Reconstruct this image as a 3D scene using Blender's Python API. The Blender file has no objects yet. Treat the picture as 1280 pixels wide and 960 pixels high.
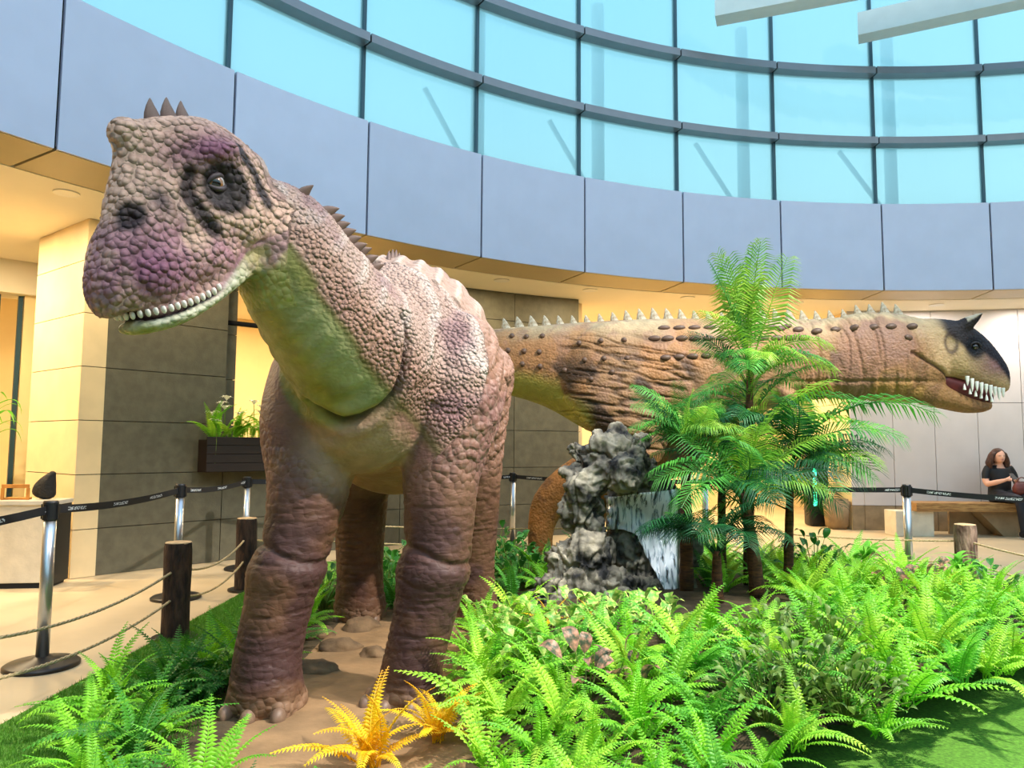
import bpy, bmesh, math, random
import numpy as np
from mathutils import Vector, Matrix, noise as mnoise

random.seed(7)
rng = np.random.default_rng(11)
scene = bpy.context.scene
COL = scene.collection
PI = math.pi
R_ = math.radians

# ------------------------------------------------------------------ camera
F_PX, CAM_H = 930.0, 1.34
PITCH, ROLL = math.atan(77 / F_PX), R_(0.4)
cam_data = bpy.data.cameras.new('camera')
cam_data.sensor_fit = 'HORIZONTAL'
cam_data.sensor_width = 36.0
cam_data.lens = 36.0 * F_PX / 1280.0
cam_data.clip_start, cam_data.clip_end = 0.05, 300
cam = bpy.data.objects.new('camera', cam_data)
COL.objects.link(cam)
cam.matrix_world = (Matrix.Translation((0, 0, CAM_H)) @ Matrix.Rotation(PI / 2 + PITCH, 4, 'X')
                    @ Matrix.Rotation(ROLL, 4, 'Z'))
scene.camera = cam

# ------------------------------------------------------------------ world: bright hazy daylight outside the glass
world = bpy.data.worlds.new('daylight_sky')
scene.world = world
world.use_nodes = True
wn, wl = world.node_tree.nodes, world.node_tree.links
for n_ in list(wn):
    wn.remove(n_)
w_out = wn.new('ShaderNodeOutputWorld')
w_bg = wn.new('ShaderNodeBackground')
w_tc = wn.new('ShaderNodeTexCoord')
w_sep = wn.new('ShaderNodeSeparateXYZ')
w_ramp = wn.new('ShaderNodeValToRGB')
w_ramp.color_ramp.elements[0].position = 0.0
w_ramp.color_ramp.elements[0].color = (0.95, 1.0, 0.93, 1)
w_ramp.color_ramp.elements[1].position = 1.0
w_ramp.color_ramp.elements[1].color = (0.42, 0.62, 0.95, 1)
e_ = w_ramp.color_ramp.elements.new(0.30)
e_.color = (0.92, 1.0, 0.97, 1)
e_ = w_ramp.color_ramp.elements.new(0.55)
e_.color = (0.50, 0.78, 1.0, 1)
w_bg.inputs['Strength'].default_value = 1.3
wl.new(w_tc.outputs['Generated'], w_sep.inputs[0])
wl.new(w_sep.outputs['Z'], w_ramp.inputs[0])
wl.new(w_ramp.outputs[0], w_bg.inputs['Color'])
wl.new(w_bg.outputs[0], w_out.inputs[0])

# ------------------------------------------------------------------ view
vs = scene.view_settings
vs.view_transform = 'Standard'
vs.look = 'None'
vs.exposure = 0.48
vs.gamma = 1.0
vs.use_curve_mapping = False

# ------------------------------------------------------------------ lamps of the hall
def spot(name, loc, target, power, col, size_deg, blend=0.5, radius=0.12):
    ld = bpy.data.lights.new(name, 'SPOT')
    ld.energy, ld.color = power, col
    ld.spot_size, ld.spot_blend, ld.shadow_soft_size = R_(size_deg), blend, radius
    o = bpy.data.objects.new(name, ld)
    COL.objects.link(o)
    o.location = loc
    o.rotation_euler = (Vector(target) - Vector(loc)).to_track_quat('-Z', 'Y').to_euler()
    return o

WARM, NEUT, COOL = (1.0, 0.80, 0.50), (1.0, 0.93, 0.84), (0.93, 0.96, 1.0)
DISPLAY_SPOTS = [
    ((4.6, 2.6, 6.9), (1.6, 4.9, 0.2), 3400, NEUT, 66),
    ((2.8, 2.9, 7.2), (-0.5, 4.3, 1.8), 620, NEUT, 42),
    ((5.6, 3.4, 6.8), (2.4, 7.3, 1.7), 520, NEUT, 46),
    ((-1.0, 0.6, 6.8), (-1.2, 3.3, 1.5), 420, NEUT, 40),
    ((0.1, 1.6, 6.9), (0.95, 5.6, 0.7), 1400, COOL, 22),
]
for i_, (l_, t_, p_, c_, s_) in enumerate(DISPLAY_SPOTS):
    spot('display_spot_light', l_, t_, p_, c_, s_)

# ------------------------------------------------------------------ helpers
def px_ray(px, py):
    dx, dy = (px - 640) / F_PX, (480 - py) / F_PX
    x = dx * math.cos(ROLL) - dy * math.sin(ROLL)
    y = dx * math.sin(ROLL) + dy * math.cos(ROLL)
    fw = Vector((0, math.cos(PITCH), math.sin(PITCH)))
    up = Vector((0, -math.sin(PITCH), math.cos(PITCH)))
    return fw + Vector((1, 0, 0)) * x + up * y

def at(px, py, Y):
    """world point at depth Y seen at a pixel of the 1280x960 photograph"""
    r = px_ray(px, py)
    return Vector((0, 0, CAM_H)) + r * (Y / r.y)

def on_floor(px, py, Z=0.0):
    r = px_ray(px, py)
    return Vector((0, 0, CAM_H)) + r * ((Z - CAM_H) / r.z)

def link(o, parent=None):
    COL.objects.link(o)
    if parent is not None:
        o.parent = parent
    return o

def tag(o, label=None, cat=None, group=None, kind=None):
    if label: o['label'] = label
    if cat: o['category'] = cat
    if group: o['group'] = group
    if kind: o['kind'] = kind
    return o

def empty(name, loc=(0, 0, 0), rz=0.0, label=None, cat=None, group=None, kind=None, parent=None):
    o = bpy.data.objects.new(name, None)
    o.empty_display_size = 0.1
    link(o, parent)
    o.location = loc
    o.rotation_euler = (0, 0, rz)
    return tag(o, label, cat, group, kind)

class MB:
    """collects shapes; build() links them as one mesh object"""
    def __init__(self):
        self.v, self.f = [], []
    def add(self, vs, fs):
        b = len(self.v)
        self.v.extend([tuple(p) for p in vs])
        self.f.extend([tuple(i + b for i in f) for f in fs])
        return self
    def box(self, x0, x1, y0, y1, z0, z1, M=None):
        vs = [Vector((x, y, z)) for z in (z0, z1) for y in (y0, y1) for x in (x0, x1)]
        if M is not None:
            vs = [M @ p for p in vs]
        return self.add(vs, [(0, 2, 3, 1), (4, 5, 7, 6), (0, 1, 5, 4), (2, 6, 7, 3), (0, 4, 6, 2), (1, 3, 7, 5)])
    def bevel_box(self, x0, x1, y0, y1, z0, z1, b, M=None):
        bm = bmesh.new()
        bmesh.ops.create_cube(bm, size=1.0)
        bmesh.ops.scale(bm, vec=(x1 - x0, y1 - y0, z1 - z0), verts=bm.verts)
        bmesh.ops.translate(bm, vec=((x0 + x1) / 2, (y0 + y1) / 2, (z0 + z1) / 2), verts=bm.verts)
        bmesh.ops.bevel(bm, geom=bm.edges[:], offset=b, segments=2, affect='EDGES', profile=0.6)
        return self.bm(bm, M)
    def bm(self, bm, M=None):
        bm.verts.index_update()
        vs = [(M @ v.co) if M is not None else v.co.copy() for v in bm.verts]
        fs = [tuple(v.index for v in f.verts) for f in bm.faces]
        bm.free()
        return self.add(vs, fs)
    def tube(self, pts, rad, n=10, caps=True, flat=None):
        """round tube along points; rad number or list; flat = (ratio, up) squashes it"""
        pts = [Vector(p) for p in pts]
        if not hasattr(rad, '__len__'):
            rad = [rad] * len(pts)
        b = len(self.v)
        t0 = (pts[1] - pts[0]).normalized()
        ref = Vector((0, 0, 1)) if abs(t0.z) < 0.9 else Vector((1, 0, 0))
        u = t0.cross(ref).normalized()
        for i, p in enumerate(pts):
            t = (pts[min(i + 1, len(pts) - 1)] - pts[max(i - 1, 0)]).normalized()
            u = (u - t * u.dot(t)).normalized()
            w = t.cross(u)
            for k in range(n):
                a = 2 * PI * k / n
                self.v.append(tuple(p + (u * math.cos(a) + w * math.sin(a)) * rad[i]))
        for i in range(len(pts) - 1):
            for k in range(n):
                a0, a1 = b + i * n + k, b + i * n + (k + 1) % n
                self.f.append((a0, a1, a1 + n, a0 + n))
        if caps:
            self.f.append(tuple(b + k for k in range(n))[::-1])
            self.f.append(tuple(b + (len(pts) - 1) * n + k for k in range(n)))
        return self
    def lathe(self, prof, n=20, M=None):
        b = len(self.v)
        for r, z in prof:
            for k in range(n):
                a = 2 * PI * k / n
                p = Vector((r * math.cos(a), r * math.sin(a), z))
                self.v.append(tuple(M @ p if M is not None else p))
        for i in range(len(prof) - 1):
            for k in range(n):
                a0, a1 = b + i * n + k, b + i * n + (k + 1) % n
                self.f.append((a0, a1, a1 + n, a0 + n))
        self.f.append(tuple(b + k for k in range(n))[::-1])
        self.f.append(tuple(b + (len(prof) - 1) * n + k for k in range(n)))
        return self
    def mesh(self, name, mat, smooth=False):
        me = bpy.data.meshes.new(name)
        me.from_pydata(self.v, [], self.f)
        if mat is not None:
            me.materials.append(mat)
        if smooth:
            me.shade_smooth()
        me.update()
        return me
    def build(self, name, mat, parent=None, smooth=False):
        return link(bpy.data.objects.new(name, self.mesh(name, mat, smooth)), parent)

def smooth_by_angle(o, deg=35):
    me = o.data
    me.shade_smooth()
    try:
        me.set_sharp_from_angle(angle=R_(deg))
    except Exception:
        pass
    return o

def mesh_object(name, verts, faces, mat, parent=None, smooth=True):
    me = bpy.data.meshes.new(name)
    me.from_pydata([tuple(p) for p in verts], [], faces)
    me.materials.append(mat)
    if smooth:
        me.shade_smooth()
    return link(bpy.data.objects.new(name, me), parent)

# ------------------------------------------------------------------ materials
MATS = {}
def srgb(r, g, b):
    f = lambda c: ((c / 255.0) / 12.92) if c / 255.0 <= 0.04045 else ((c / 255.0 + 0.055) / 1.055) ** 2.4
    return (f(r), f(g), f(b))

def mat(name, col, rough=0.6, metal=0.0, var=0.0, vscale=6.0, bump=0.0, bscale=40.0, spec=0.4, trans=0.0,
        col2=None, stretch=(1, 1, 1), rnd=0.0, emit=0.0, coat=0.0):
    """principled material with noise variation, fine bump and optional per-object variation"""
    m = bpy.data.materials.new(name)
    m.use_nodes = True
    N, L = m.node_tree.nodes, m.node_tree.links
    p = N['Principled BSDF']
    p.inputs['Roughness'].default_value = rough
    p.inputs['Metallic'].default_value = metal
    p.inputs['Specular IOR Level'].default_value = spec
    if coat: p.inputs['Coat Weight'].default_value = coat
    tc = N.new('ShaderNodeTexCoord')
    mp = N.new('ShaderNodeMapping')
    mp.inputs['Scale'].default_value = stretch
    L.new(tc.outputs['Object'], mp.inputs[0])
    c2 = col2 if col2 is not None else tuple(c * (1 - var) for c in col)
    if var or col2 is not None:
        nz = N.new('ShaderNodeTexNoise')
        nz.inputs['Scale'].default_value = vscale
        nz.inputs['Detail'].default_value = 6
        L.new(mp.outputs[0], nz.inputs['Vector'])
        rp = N.new('ShaderNodeValToRGB')
        rp.color_ramp.elements[0].position, rp.color_ramp.elements[1].position = 0.36, 0.66
        rp.color_ramp.elements[0].color = (*c2, 1)
        rp.color_ramp.elements[1].color = (*col, 1)
        L.new(nz.outputs['Fac'], rp.inputs[0])
        src = rp.outputs[0]
    else:
        rgb = N.new('ShaderNodeRGB')
        rgb.outputs[0].default_value = (*col, 1)
        src = rgb.outputs[0]
    if rnd:
        oi = N.new('ShaderNodeObjectInfo')
        hs = N.new('ShaderNodeHueSaturation')
        mr = N.new('ShaderNodeMapRange')
        mr.inputs['To Min'].default_value, mr.inputs['To Max'].default_value = 1 - rnd, 1 + rnd
        L.new(oi.outputs['Random'], mr.inputs['Value'])
        L.new(mr.outputs[0], hs.inputs['Value'])
        L.new(src, hs.inputs['Color'])
        src = hs.outputs[0]
    L.new(src, p.inputs['Base Color'])
    if bump:
        nb = N.new('ShaderNodeTexNoise')
        nb.inputs['Scale'].default_value = bscale
        nb.inputs['Detail'].default_value = 5
        L.new(mp.outputs[0], nb.inputs['Vector'])
        bp = N.new('ShaderNodeBump')
        bp.inputs['Strength'].default_value = bump
        bp.inputs['Distance'].default_value = 0.02
        L.new(nb.outputs['Fac'], bp.inputs['Height'])
        L.new(bp.outputs[0], p.inputs['Normal'])
    if trans:      # thin leaf: part of the light passes through
        tr = N.new('ShaderNodeBsdfTranslucent')
        L.new(src, tr.inputs['Color'])
        mx = N.new('ShaderNodeMixShader')
        mx.inputs[0].default_value = trans
        L.new(p.outputs[0], mx.inputs[1])
        L.new(tr.outputs[0], mx.inputs[2])
        L.new(mx.outputs[0], N['Material Output'].inputs['Surface'])
    if emit:
        L.new(src, p.inputs['Emission Color'])
        p.inputs['Emission Strength'].default_value = emit
    MATS[name] = m
    return m
# ------------------------------------------------------------------ the round atrium
CX, CY, RD = 5.52, -0.07, 10.78          # drum centre and radius
STEP = 360.0 / 44
A0 = 90.5                                # one panel joint
RW = 12.4                                # walls under the gallery
HB, HT = 3.64, 4.93                      # band of panels
def cyl(r, deg, z=0.0):
    a = R_(deg)
    return Vector((CX + r * math.cos(a), CY + r * math.sin(a), z))

def arc_mesh(mb, r0, r1, z0, z1, a0, a1, n):
    """closed curved block"""
    b = len(mb.v)
    for i in range(n + 1):
        a = a0 + (a1 - a0) * i / n
        for r, z in ((r0, z0), (r1, z0), (r1, z1), (r0, z1)):
            mb.v.append(tuple(cyl(r, a, z)))
    for i in range(n):
        for k in range(4):
            p, q = b + i * 4 + k, b + i * 4 + (k + 1) % 4
            mb.f.append((p, q, q + 4, p + 4))
    mb.f.append((b, b + 1, b + 2, b + 3)); mb.f.append(tuple(b + n * 4 + k for k in (3, 2, 1, 0)))
    return mb

M_floor = mat('floor_stone', srgb(214, 190, 152), 0.38, var=0.16, vscale=1.6, bump=0.04, bscale=60)
M_panel = mat('blue_grey_panel', srgb(204, 206, 228), 0.40, metal=0.1, var=0.05, vscale=3, rnd=0.04)
M_dark = mat('joint_dark', srgb(22, 24, 28), 0.8)
M_soffit = mat('soffit_metal', srgb(176, 160, 122), 0.45, var=0.08, vscale=2)
M_plaster = mat('ceiling_plaster', srgb(238, 228, 204), 0.8, var=0.04, vscale=2)
M_cream = mat('cream_wall', srgb(238, 215, 160), 0.7, var=0.07, vscale=2)
M_stone = mat('grey_stone', srgb(100, 95, 76), 0.6, var=0.25, vscale=9, bump=0.12, bscale=60, rnd=0.07)
M_stone_light = mat('cream_stone', srgb(228, 204, 158), 0.55, var=0.1, vscale=4, rnd=0.03)
M_pale = mat('pale_wall_panel', srgb(206, 198, 196), 0.45, var=0.06, vscale=3, rnd=0.03)
M_plinth = mat('plinth_stone', srgb(150, 130, 100), 0.6, var=0.25, vscale=8, bump=0.1)
M_ledge = mat('ledge_metal', srgb(128, 132, 140), 0.35, metal=0.5, var=0.06)
M_mullion = mat('mullion_metal', srgb(58, 84, 96), 0.4, metal=0.4)
M_white = mat('white_painted_steel', srgb(214, 224, 224), 0.5, var=0.05)

def glass_mat(name, tint, frost, gloss=0.05):
    m = bpy.data.materials.new(name)
    m.use_nodes = True
    N, L = m.node_tree.nodes, m.node_tree.links
    N.remove(N['Principled BSDF'])
    out = N['Material Output']
    t = N.new('ShaderNodeBsdfTransparent'); t.inputs[0].default_value = (*tint, 1)
    d = N.new('ShaderNodeBsdfTranslucent'); d.inputs[0].default_value = (*tint, 1)
    g = N.new('ShaderNodeBsdfGlossy'); g.inputs['Roughness'].default_value = 0.04
    m1 = N.new('ShaderNodeMixShader'); m1.inputs[0].default_value = frost
    m2 = N.new('ShaderNodeMixShader'); m2.inputs[0].default_value = gloss
    L.new(t.outputs[0], m1.inputs[1]); L.new(d.outputs[0], m1.inputs[2])
    L.new(m1.outputs[0], m2.inputs[1]); L.new(g.outputs[0], m2.inputs[2])
    L.new(m2.outputs[0], out.inputs['Surface'])
    return m
M_glass = glass_mat('aqua_glass', (0.56, 0.78, 0.83), 0.38)
M_roofglass = glass_mat('roof_glass', (0.90, 0.95, 0.97), 0.0, 0.03)

# floor
fb = MB()
fb.add([(CX + 19 * math.cos(2 * PI * k / 64), CY + 19 * math.sin(2 * PI * k / 64), 0) for k in range(64)], [tuple(range(64))])
floor = tag(fb.build('floor', M_floor), kind='structure')

# band of blue-grey panels: each panel a piece, dark reveal behind
V0, V1 = -3, 9                             # joints k in view, angle = A0 + k * STEP
wall_drum = arc_mesh(MB(), RD + 0.035, RD + 0.30, HB + 0.02, HT - 0.02, A0 + V0 * STEP, A0 + V1 * STEP, 96).build('wall_drum', M_dark)
tag(wall_drum, kind='structure')
g_ = 0.07                                  # half joint in degrees
pm = arc_mesh(MB(), RD, RD + 0.05, HB, HT, g_, STEP - g_, 8)
pme = pm.mesh('panel', M_panel)
def ring_copy(name, me, k, parent):
    o = link(bpy.data.objects.new(name, me), parent)
    M = Matrix.Translation((CX, CY, 0)) @ Matrix.Rotation(R_(A0 + k * STEP), 4, 'Z') @ Matrix.Translation((-CX, -CY, 0))
    o.matrix_local = M
    return o
for k in range(V0, V1):
    ring_copy('panel', pme, k, wall_drum)
# the rest of the ring, behind the camera
rest = arc_mesh(MB(), RD, RD + 0.30, HB, HT, A0 + V1 * STEP, A0 + V0 * STEP + 360, 96).build('wall_drum_rear', M_panel)
tag(rest, kind='structure')

# soffit strip under the band
soff = arc_mesh(MB(), RD + 0.06, RD + 0.70, HB + 0.03, HB + 0.10, A0 + V0 * STEP, A0 + V1 * STEP, 96).build('trim_1', M_dark)
tag(soff, kind='structure')
sme = arc_mesh(MB(), RD + 0.02, RD + 0.70, HB - 0.005, HB + 0.03, g_, STEP - g_, 8).mesh('soffit_panel', M_soffit)
for k in range(V0, V1):
    ring_copy('soffit_panel', sme, k, soff)
ceil = arc_mesh(MB(), RD + 0.70, 19.0, HB - 0.012, HB + 0.12, A0 + V0 * STEP - 20, A0 + V1 * STEP + 20, 96).build('ceiling', M_plaster)
tag(ceil, kind='structure')
ceil2 = arc_mesh(MB(), RD + 0.25, 19.0, HB, HB + 0.12, A0 + V1 * STEP + 20, A0 + V0 * STEP + 340, 64).build('ceiling_rear', M_plaster)
tag(ceil2, kind='structure')

# glazing: three tiers of panes between two ledges
RG = RD + 0.17
TIERS = [(HT - 0.02, 5.86), (5.94, 6.94), (7.02, 8.20)]
win = tag(empty('window_1', (CX, CY, HT)), kind='structure')
for zt0, zt1 in TIERS:
    gme = arc_mesh(MB(), RG, RG + 0.02, zt0, zt1, 0.10, STEP - 0.10, 4).mesh('glass_pane', M_glass)
    mme = arc_mesh(MB(), RG - 0.03, RG + 0.05, zt0, zt1, -0.10, 0.10, 1).mesh('mullion', M_mullion)
    for k in range(V0, V1):
        for nm, me in (('glass_pane', gme), ('mullion', mme)):
            o = ring_copy(nm, me, k, None)
            o.parent = win
            o.matrix_parent_inverse = Matrix.Translation((-CX, -CY, -HT))
    rg = arc_mesh(MB(), RG, RG + 0.02, zt0, zt1, A0 + V1 * STEP, A0 + V0 * STEP + 360, 96).build('glass_pane', M_glass)
    rg.parent = win
    rg.matrix_parent_inverse = Matrix.Translation((-CX, -CY, -HT))
sill = arc_mesh(MB(), RD + 0.04, RG + 0.06, HT - 0.03, HT - 0.002, A0 + V0 * STEP, A0 + V1 * STEP, 96).build('trim_2', M_ledge)
tag(sill, kind='structure')
n_trim = 3
for zl0, zl1 in ((5.855, 5.955), (6.935, 7.04)):
    bar = arc_mesh(MB(), RD + 0.03, RG + 0.06, zl0 + 0.012, zl1 - 0.012, A0 + V0 * STEP, A0 + V1 * STEP, 96).build('trim_%d' % n_trim, M_dark)
    tag(bar, kind='structure')
    n_trim += 1
    lme = arc_mesh(MB(), RD, RG + 0.055, zl0, zl1, g_ * 0.8, STEP - g_ * 0.8, 8).mesh('ledge_panel', M_ledge)
    for k in range(V0, V1):
        ring_copy('ledge_panel', lme, k, bar)
# roof: glass on white beams
roof = MB()
roof.add([(CX + (RD + .3) * math.cos(2 * PI * k / 64), CY + (RD + .3) * math.sin(2 * PI * k / 64), 8.25) for k in range(64)], [tuple(range(64))])
tag(roof.build('ceiling_glass', M_roofglass), kind='structure')
def beam(p, q, w, h, name):
    p, q = Vector(p), Vector(q)
    L_ = (q - p).length
    M = Matrix.Translation(p) @ Matrix.Rotation(math.atan2(q.y - p.y, q.x - p.x), 4, 'Z')
    return tag(MB().box(0, L_, -w / 2, w / 2, 0, h, M).build(name, M_white), kind='structure')
for i_, (a, b) in enumerate((((893, 27), (1010, 5)), ((1071, 50), (1280, 5)))):
    P, Q = on_floor(*a, 7.32), on_floor(*b, 7.32)
    d_ = (Q - P).normalized()
    P2 = P + d_ * 0.02
    beam((P2.x, P2.y, 7.32), tuple(Vector((P2.x, P2.y, 7.32)) + d_ * 9), 0.28, 0.34, 'beam_%d' % (i_ + 1))

# columns outside the glass, seen as pale shapes through it
M_outcol = mat('outer_column', srgb(214, 232, 234), 0.8)
for px in (563, 752, 958, 1146):
    p = at(px, 200, 11.0)
    ang = math.degrees(math.atan2(p.y - CY, p.x - CX))
    c = cyl(RG + 1.0, ang)
    oc = tag(MB().tube([(c.x, c.y, HB + 0.15), (c.x, c.y, 8.2)], 0.10, 14).build('column_%d' % px, M_outcol, smooth=True), kind='structure')
    oc.name = 'trim_%d' % n_trim; n_trim += 1
    c1, c2 = cyl(RG + 1.0, ang, 5.0), cyl(RG + 1.0, ang + 4, 6.2)
    MB().tube([c1, c2], 0.04, 10).build('brace', M_outcol, oc, True)

# walls under the gallery -------------------------------------------------------
ROWS = [0.0, 0.475, 1.02, 1.565, 2.11, 2.655, 3.2, HB - 0.012]
def tile_wall(name, a0, a1, tile_deg, material, rows=ROWS, thick=0.30, first=None, plinth=None):
    """a1 < a0; curved wall of slabs with recessed joints"""
    back = arc_mesh(MB(), RW + 0.03, RW + thick, 0, rows[-1], a1, a0, max(4, int((a0 - a1) * 2))).build(name, M_dark if material is not M_stone else MATS['joint_brown'])
    tag(back, kind='structure')
    edges = [a1]
    a = a1 + (first if first else tile_deg)
    while a < a0 - 0.3:
        edges.append(a); a += tile_deg
    edges.append(a0)
    gap = 0.02
    for r0, r1 in zip(rows[:-1], rows[1:]):
        for e0, e1 in zip(edges[:-1], edges[1:]):
            m_ = plinth if (plinth is not None and r0 == rows[0]) else material
            arc_mesh(MB(), RW, RW + 0.03, r0 + 0.004, r1 - 0.004, e0 + gap, e1 - gap, 3).build('slab', m_, back)
    return back
mat('joint_brown', srgb(70, 62, 48), 0.9)
A_P = math.degrees(math.atan2(7.64 - CY, -4.20 - CX))     # pillar corner
A_O = 135.5                                               # opening begins
A_O2 = 124.5                                              # opening ends
A_E = 111.2                                               # stone wall ends
A_R = 88.7                                                # pale wall begins
tile_wall('wall_left', A_P, A_O, 6.2, M_stone)
tile_wall('wall_sill', A_O, A_O2, 5.5, M_stone, rows=ROWS[:3])
tile_wall('wall_back', A_O2, A_E, 5.05, M_stone)
tile_wall('wall_right', A_R, 62.0, 3.05, M_pale, rows=[0.0, 0.40, 2.09, 3.63], plinth=M_plinth)

def radial_wall(name, deg, r0, r1, z0, z1, thick, material, rows, n=1, front=None):
    """straight wall running outwards from the round hall, faced with slabs on both sides"""
    M = Matrix.Translation((CX, CY, 0)) @ Matrix.Rotation(R_(deg), 4, 'Z')
    core = tag(MB().box(r0 + .01, r1, -thick / 2 + .02, thick / 2 - .02, z0, z1, M).build(name, MATS['joint_brown']), kind='structure')
    for a, b in zip(rows[:-1], rows[1:]):
        MB().box(r0 - .012, r0 + .011, -thick / 2 + .001, thick / 2 - .001, a + .004, b - .004, M).build('slab', M_plinth if (front is M_pale and a == 0) else front or material, core)
    for sgn in (-1, 1):
        y0, y1 = sorted((sgn * thick / 2, sgn * (thick / 2 - .02)))
        for a, b in zip(rows[:-1], rows[1:]):
            for k in range(n):
                x0 = r0 + (r1 - r0) * k / n
                x1 = r0 + (r1 - r0) * (k + 1) / n
                MB().box(x0 + .003, x1 - .003, y0, y1, a + .004, b - .004, M).build('slab', material, core)
    return core
radial_wall('wall_pillar', A_P + 0.55, RW, RW + 1.25, 0, HB - .012, 0.24, M_stone_light, ROWS, 1, M_stone_light)
radial_wall('wall_opening', A_O - 0.55, RW + .3, RW + 1.25, 0, HB - .012, 0.24, M_stone, ROWS)
radial_wall('wall_end', A_E - 0.45, RW + .3, RW + 1.6, 0, HB - .012, 0.2, M_stone_light, ROWS)
radial_wall('wall_return', A_R + 0.45, RW + .02, RW + 1.6, 0, HB - .012, 0.2, M_stone_light, [0, .40, 2.09, 3.628], 2, M_pale)
# outer wall of the gallery
outer = arc_mesh(MB(), 17.2, 17.5, 0, HB - .012, 0, 360, 128).build('wall_outer', M_cream)
tag(outer, kind='structure')
# lobby wall beside the entrance: lintel box, jamb and a dark door frame
pl, pr = at(-190, 600, 8.3), at(61, 600, 9.55)
Ml = Matrix.Translation((pl.x, pl.y, 0)) @ Matrix.Rotation(math.atan2(pr.y - pl.y, pr.x - pl.x), 4, 'Z')
Lw = math.hypot(pr.x - pl.x, pr.y - pl.y)
tag(MB().bevel_box(0, Lw, 0, 0.5, 3.21, HB - .012, .004, Ml).build('trim_lintel', M_plaster), kind='structure').name = 'trim_20'
tag(MB().box(Lw - .36, Lw + 1.2, .1, .4, 0, HB - .012, Ml).build('wall_jamb', M_cream), kind='structure')
dr = tag(empty('door_1', (0, 0, 0)), kind='structure')
for x in (Lw - .42, Lw - .66, Lw - 1.6):
    MB().box(x, x + .05, .16, .24, 0, 3.2, Ml).build('door_frame', M_mullion, dr)
MB().box(Lw - 1.6, Lw - .42, .16, .24, 0, .06, Ml).build('door_frame', M_mullion, dr)
M_clear = glass_mat('clear_glass', (.92, .96, .94), 0.0, .06)
MB().box(Lw - 1.56, Lw - .66, .19, .21, .06, 3.2, Ml).build('glass_pane', M_clear, dr)

# recessed downlights in the gallery ceiling: ring, lens and the lamp itself
M_ring = mat('downlight_ring', srgb(226, 220, 206), 0.4)
M_lens = mat('downlight_lens', (1.0, 0.86, 0.62), 0.5, emit=6.0)
DOWN = [(13.6, 147, 105, WARM), (13.3, 154, 105, WARM), (15.2, 140, 85, WARM), (15.2, 131, 105, WARM), (15.0, 124, 78, WARM), (14.6, 108, 85, WARM), (14.6, 101, 105, WARM),
        (14.6, 94, 105, WARM), (11.85, 84, 22, NEUT), (11.85, 77, 22, NEUT), (11.85, 70, 22, NEUT), (11.7, 112, 22, WARM), (11.7, 119, 22, WARM), (11.7, 104, 22, WARM), (11.75, 95, 22, WARM), (11.8, 137.5, 12, WARM), (11.75, 145, 25, WARM)]
for r, dg, pw, c in DOWN:
    p = cyl(r, dg, HB - .012)
    where = 'above the entrance lobby' if dg > 143 else 'behind the wall opening' if r > 15.0 else 'in the yellow corridor' if r > 14 else 'above the bench wall' if dg < 90 else 'along the stone wall' if dg > 110 else 'over the corridor mouth'
    t = empty('downlight', p, 0, 'round recessed downlight in the pale ceiling ' + where, 'light', 'downlights in the gallery ceiling')
    MB().lathe([(.075, -.012), (.11, -.012), (.11, -.001), (.075, -.001)], 20).build('ring', M_ring, t)
    MB().lathe([(.074, -.008), (.074, -.002)], 20).build('lens', M_lens, t)
    ld = bpy.data.lights.new('downlight_lamp', 'AREA')
    ld.shape, ld.size, ld.energy, ld.color = 'DISK', 0.14, pw, c
    lo = link(bpy.data.objects.new('downlight_lamp', ld), t)
    lo.location = (0, 0, -.02)
# ------------------------------------------------------------------ organic bodies
def loft(mb, secs, side=(1, 0, 0), n=28, round_caps=True, up=None):
    """secs: (centre, half width along side, half height, power, [egg]); closed lofted body"""
    P = [Vector(s[0]) for s in secs]
    side = Vector(side).normalized()
    b = len(mb.v)
    rings = []
    T = []
    for i in range(len(P)):
        T.append((P[min(i + 1, len(P) - 1)] - P[max(i - 1, 0)]).normalized())
    def ring(c, t, ru, rv, pw):
        u = (side - t * side.dot(t)).normalized()
        w = t.cross(u)
        if up is not None:
            u, w = side, Vector(up)
        out = []
        for k in range(n):
            a = 2 * PI * k / n
            ca, sa = math.cos(a), math.sin(a)
            e = 2.0 / pw
            out.append(c + u * (ru * math.copysign(abs(ca) ** e, ca)) + w * (rv * math.copysign(abs(sa) ** e, sa)))
        return out
    def sec(i):
        s = secs[i]
        return s[1], s[2], (s[3] if len(s) > 3 else 2.0)
    if round_caps:
        ru, rv, pw = sec(0)
        for q in (0.997, 0.95, 0.75, 0.45):
            sc = math.sqrt(1 - q * q)
            rings.append(ring(P[0] - T[0] * (q * min(ru, rv) * 0.8), T[0], ru * sc, rv * sc, pw))
    for i in range(len(P)):
        rings.append(ring(P[i], T[i], *sec(i)))
    if round_caps:
        ru, rv, pw = sec(-1)
        for q in (0.45, 0.75, 0.95, 0.997):
            sc = math.sqrt(1 - q * q)
            rings.append(ring(P[-1] + T[-1] * (q * min(ru, rv) * 0.8), T[-1], ru * sc, rv * sc, pw))
    for r in rings:
        mb.v.extend(tuple(p) for p in r)
    for i in range(len(rings) - 1):
        for k in range(n):
            a0, a1 = b + i * n + k, b + i * n + (k + 1) % n
            mb.f.append((a0, a1, a1 + n, a0 + n))
    mb.f.append(tuple(b + k for k in range(n))[::-1])
    mb.f.append(tuple(b + (len(rings) - 1) * n + k for k in range(n)))
    return mb

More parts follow.
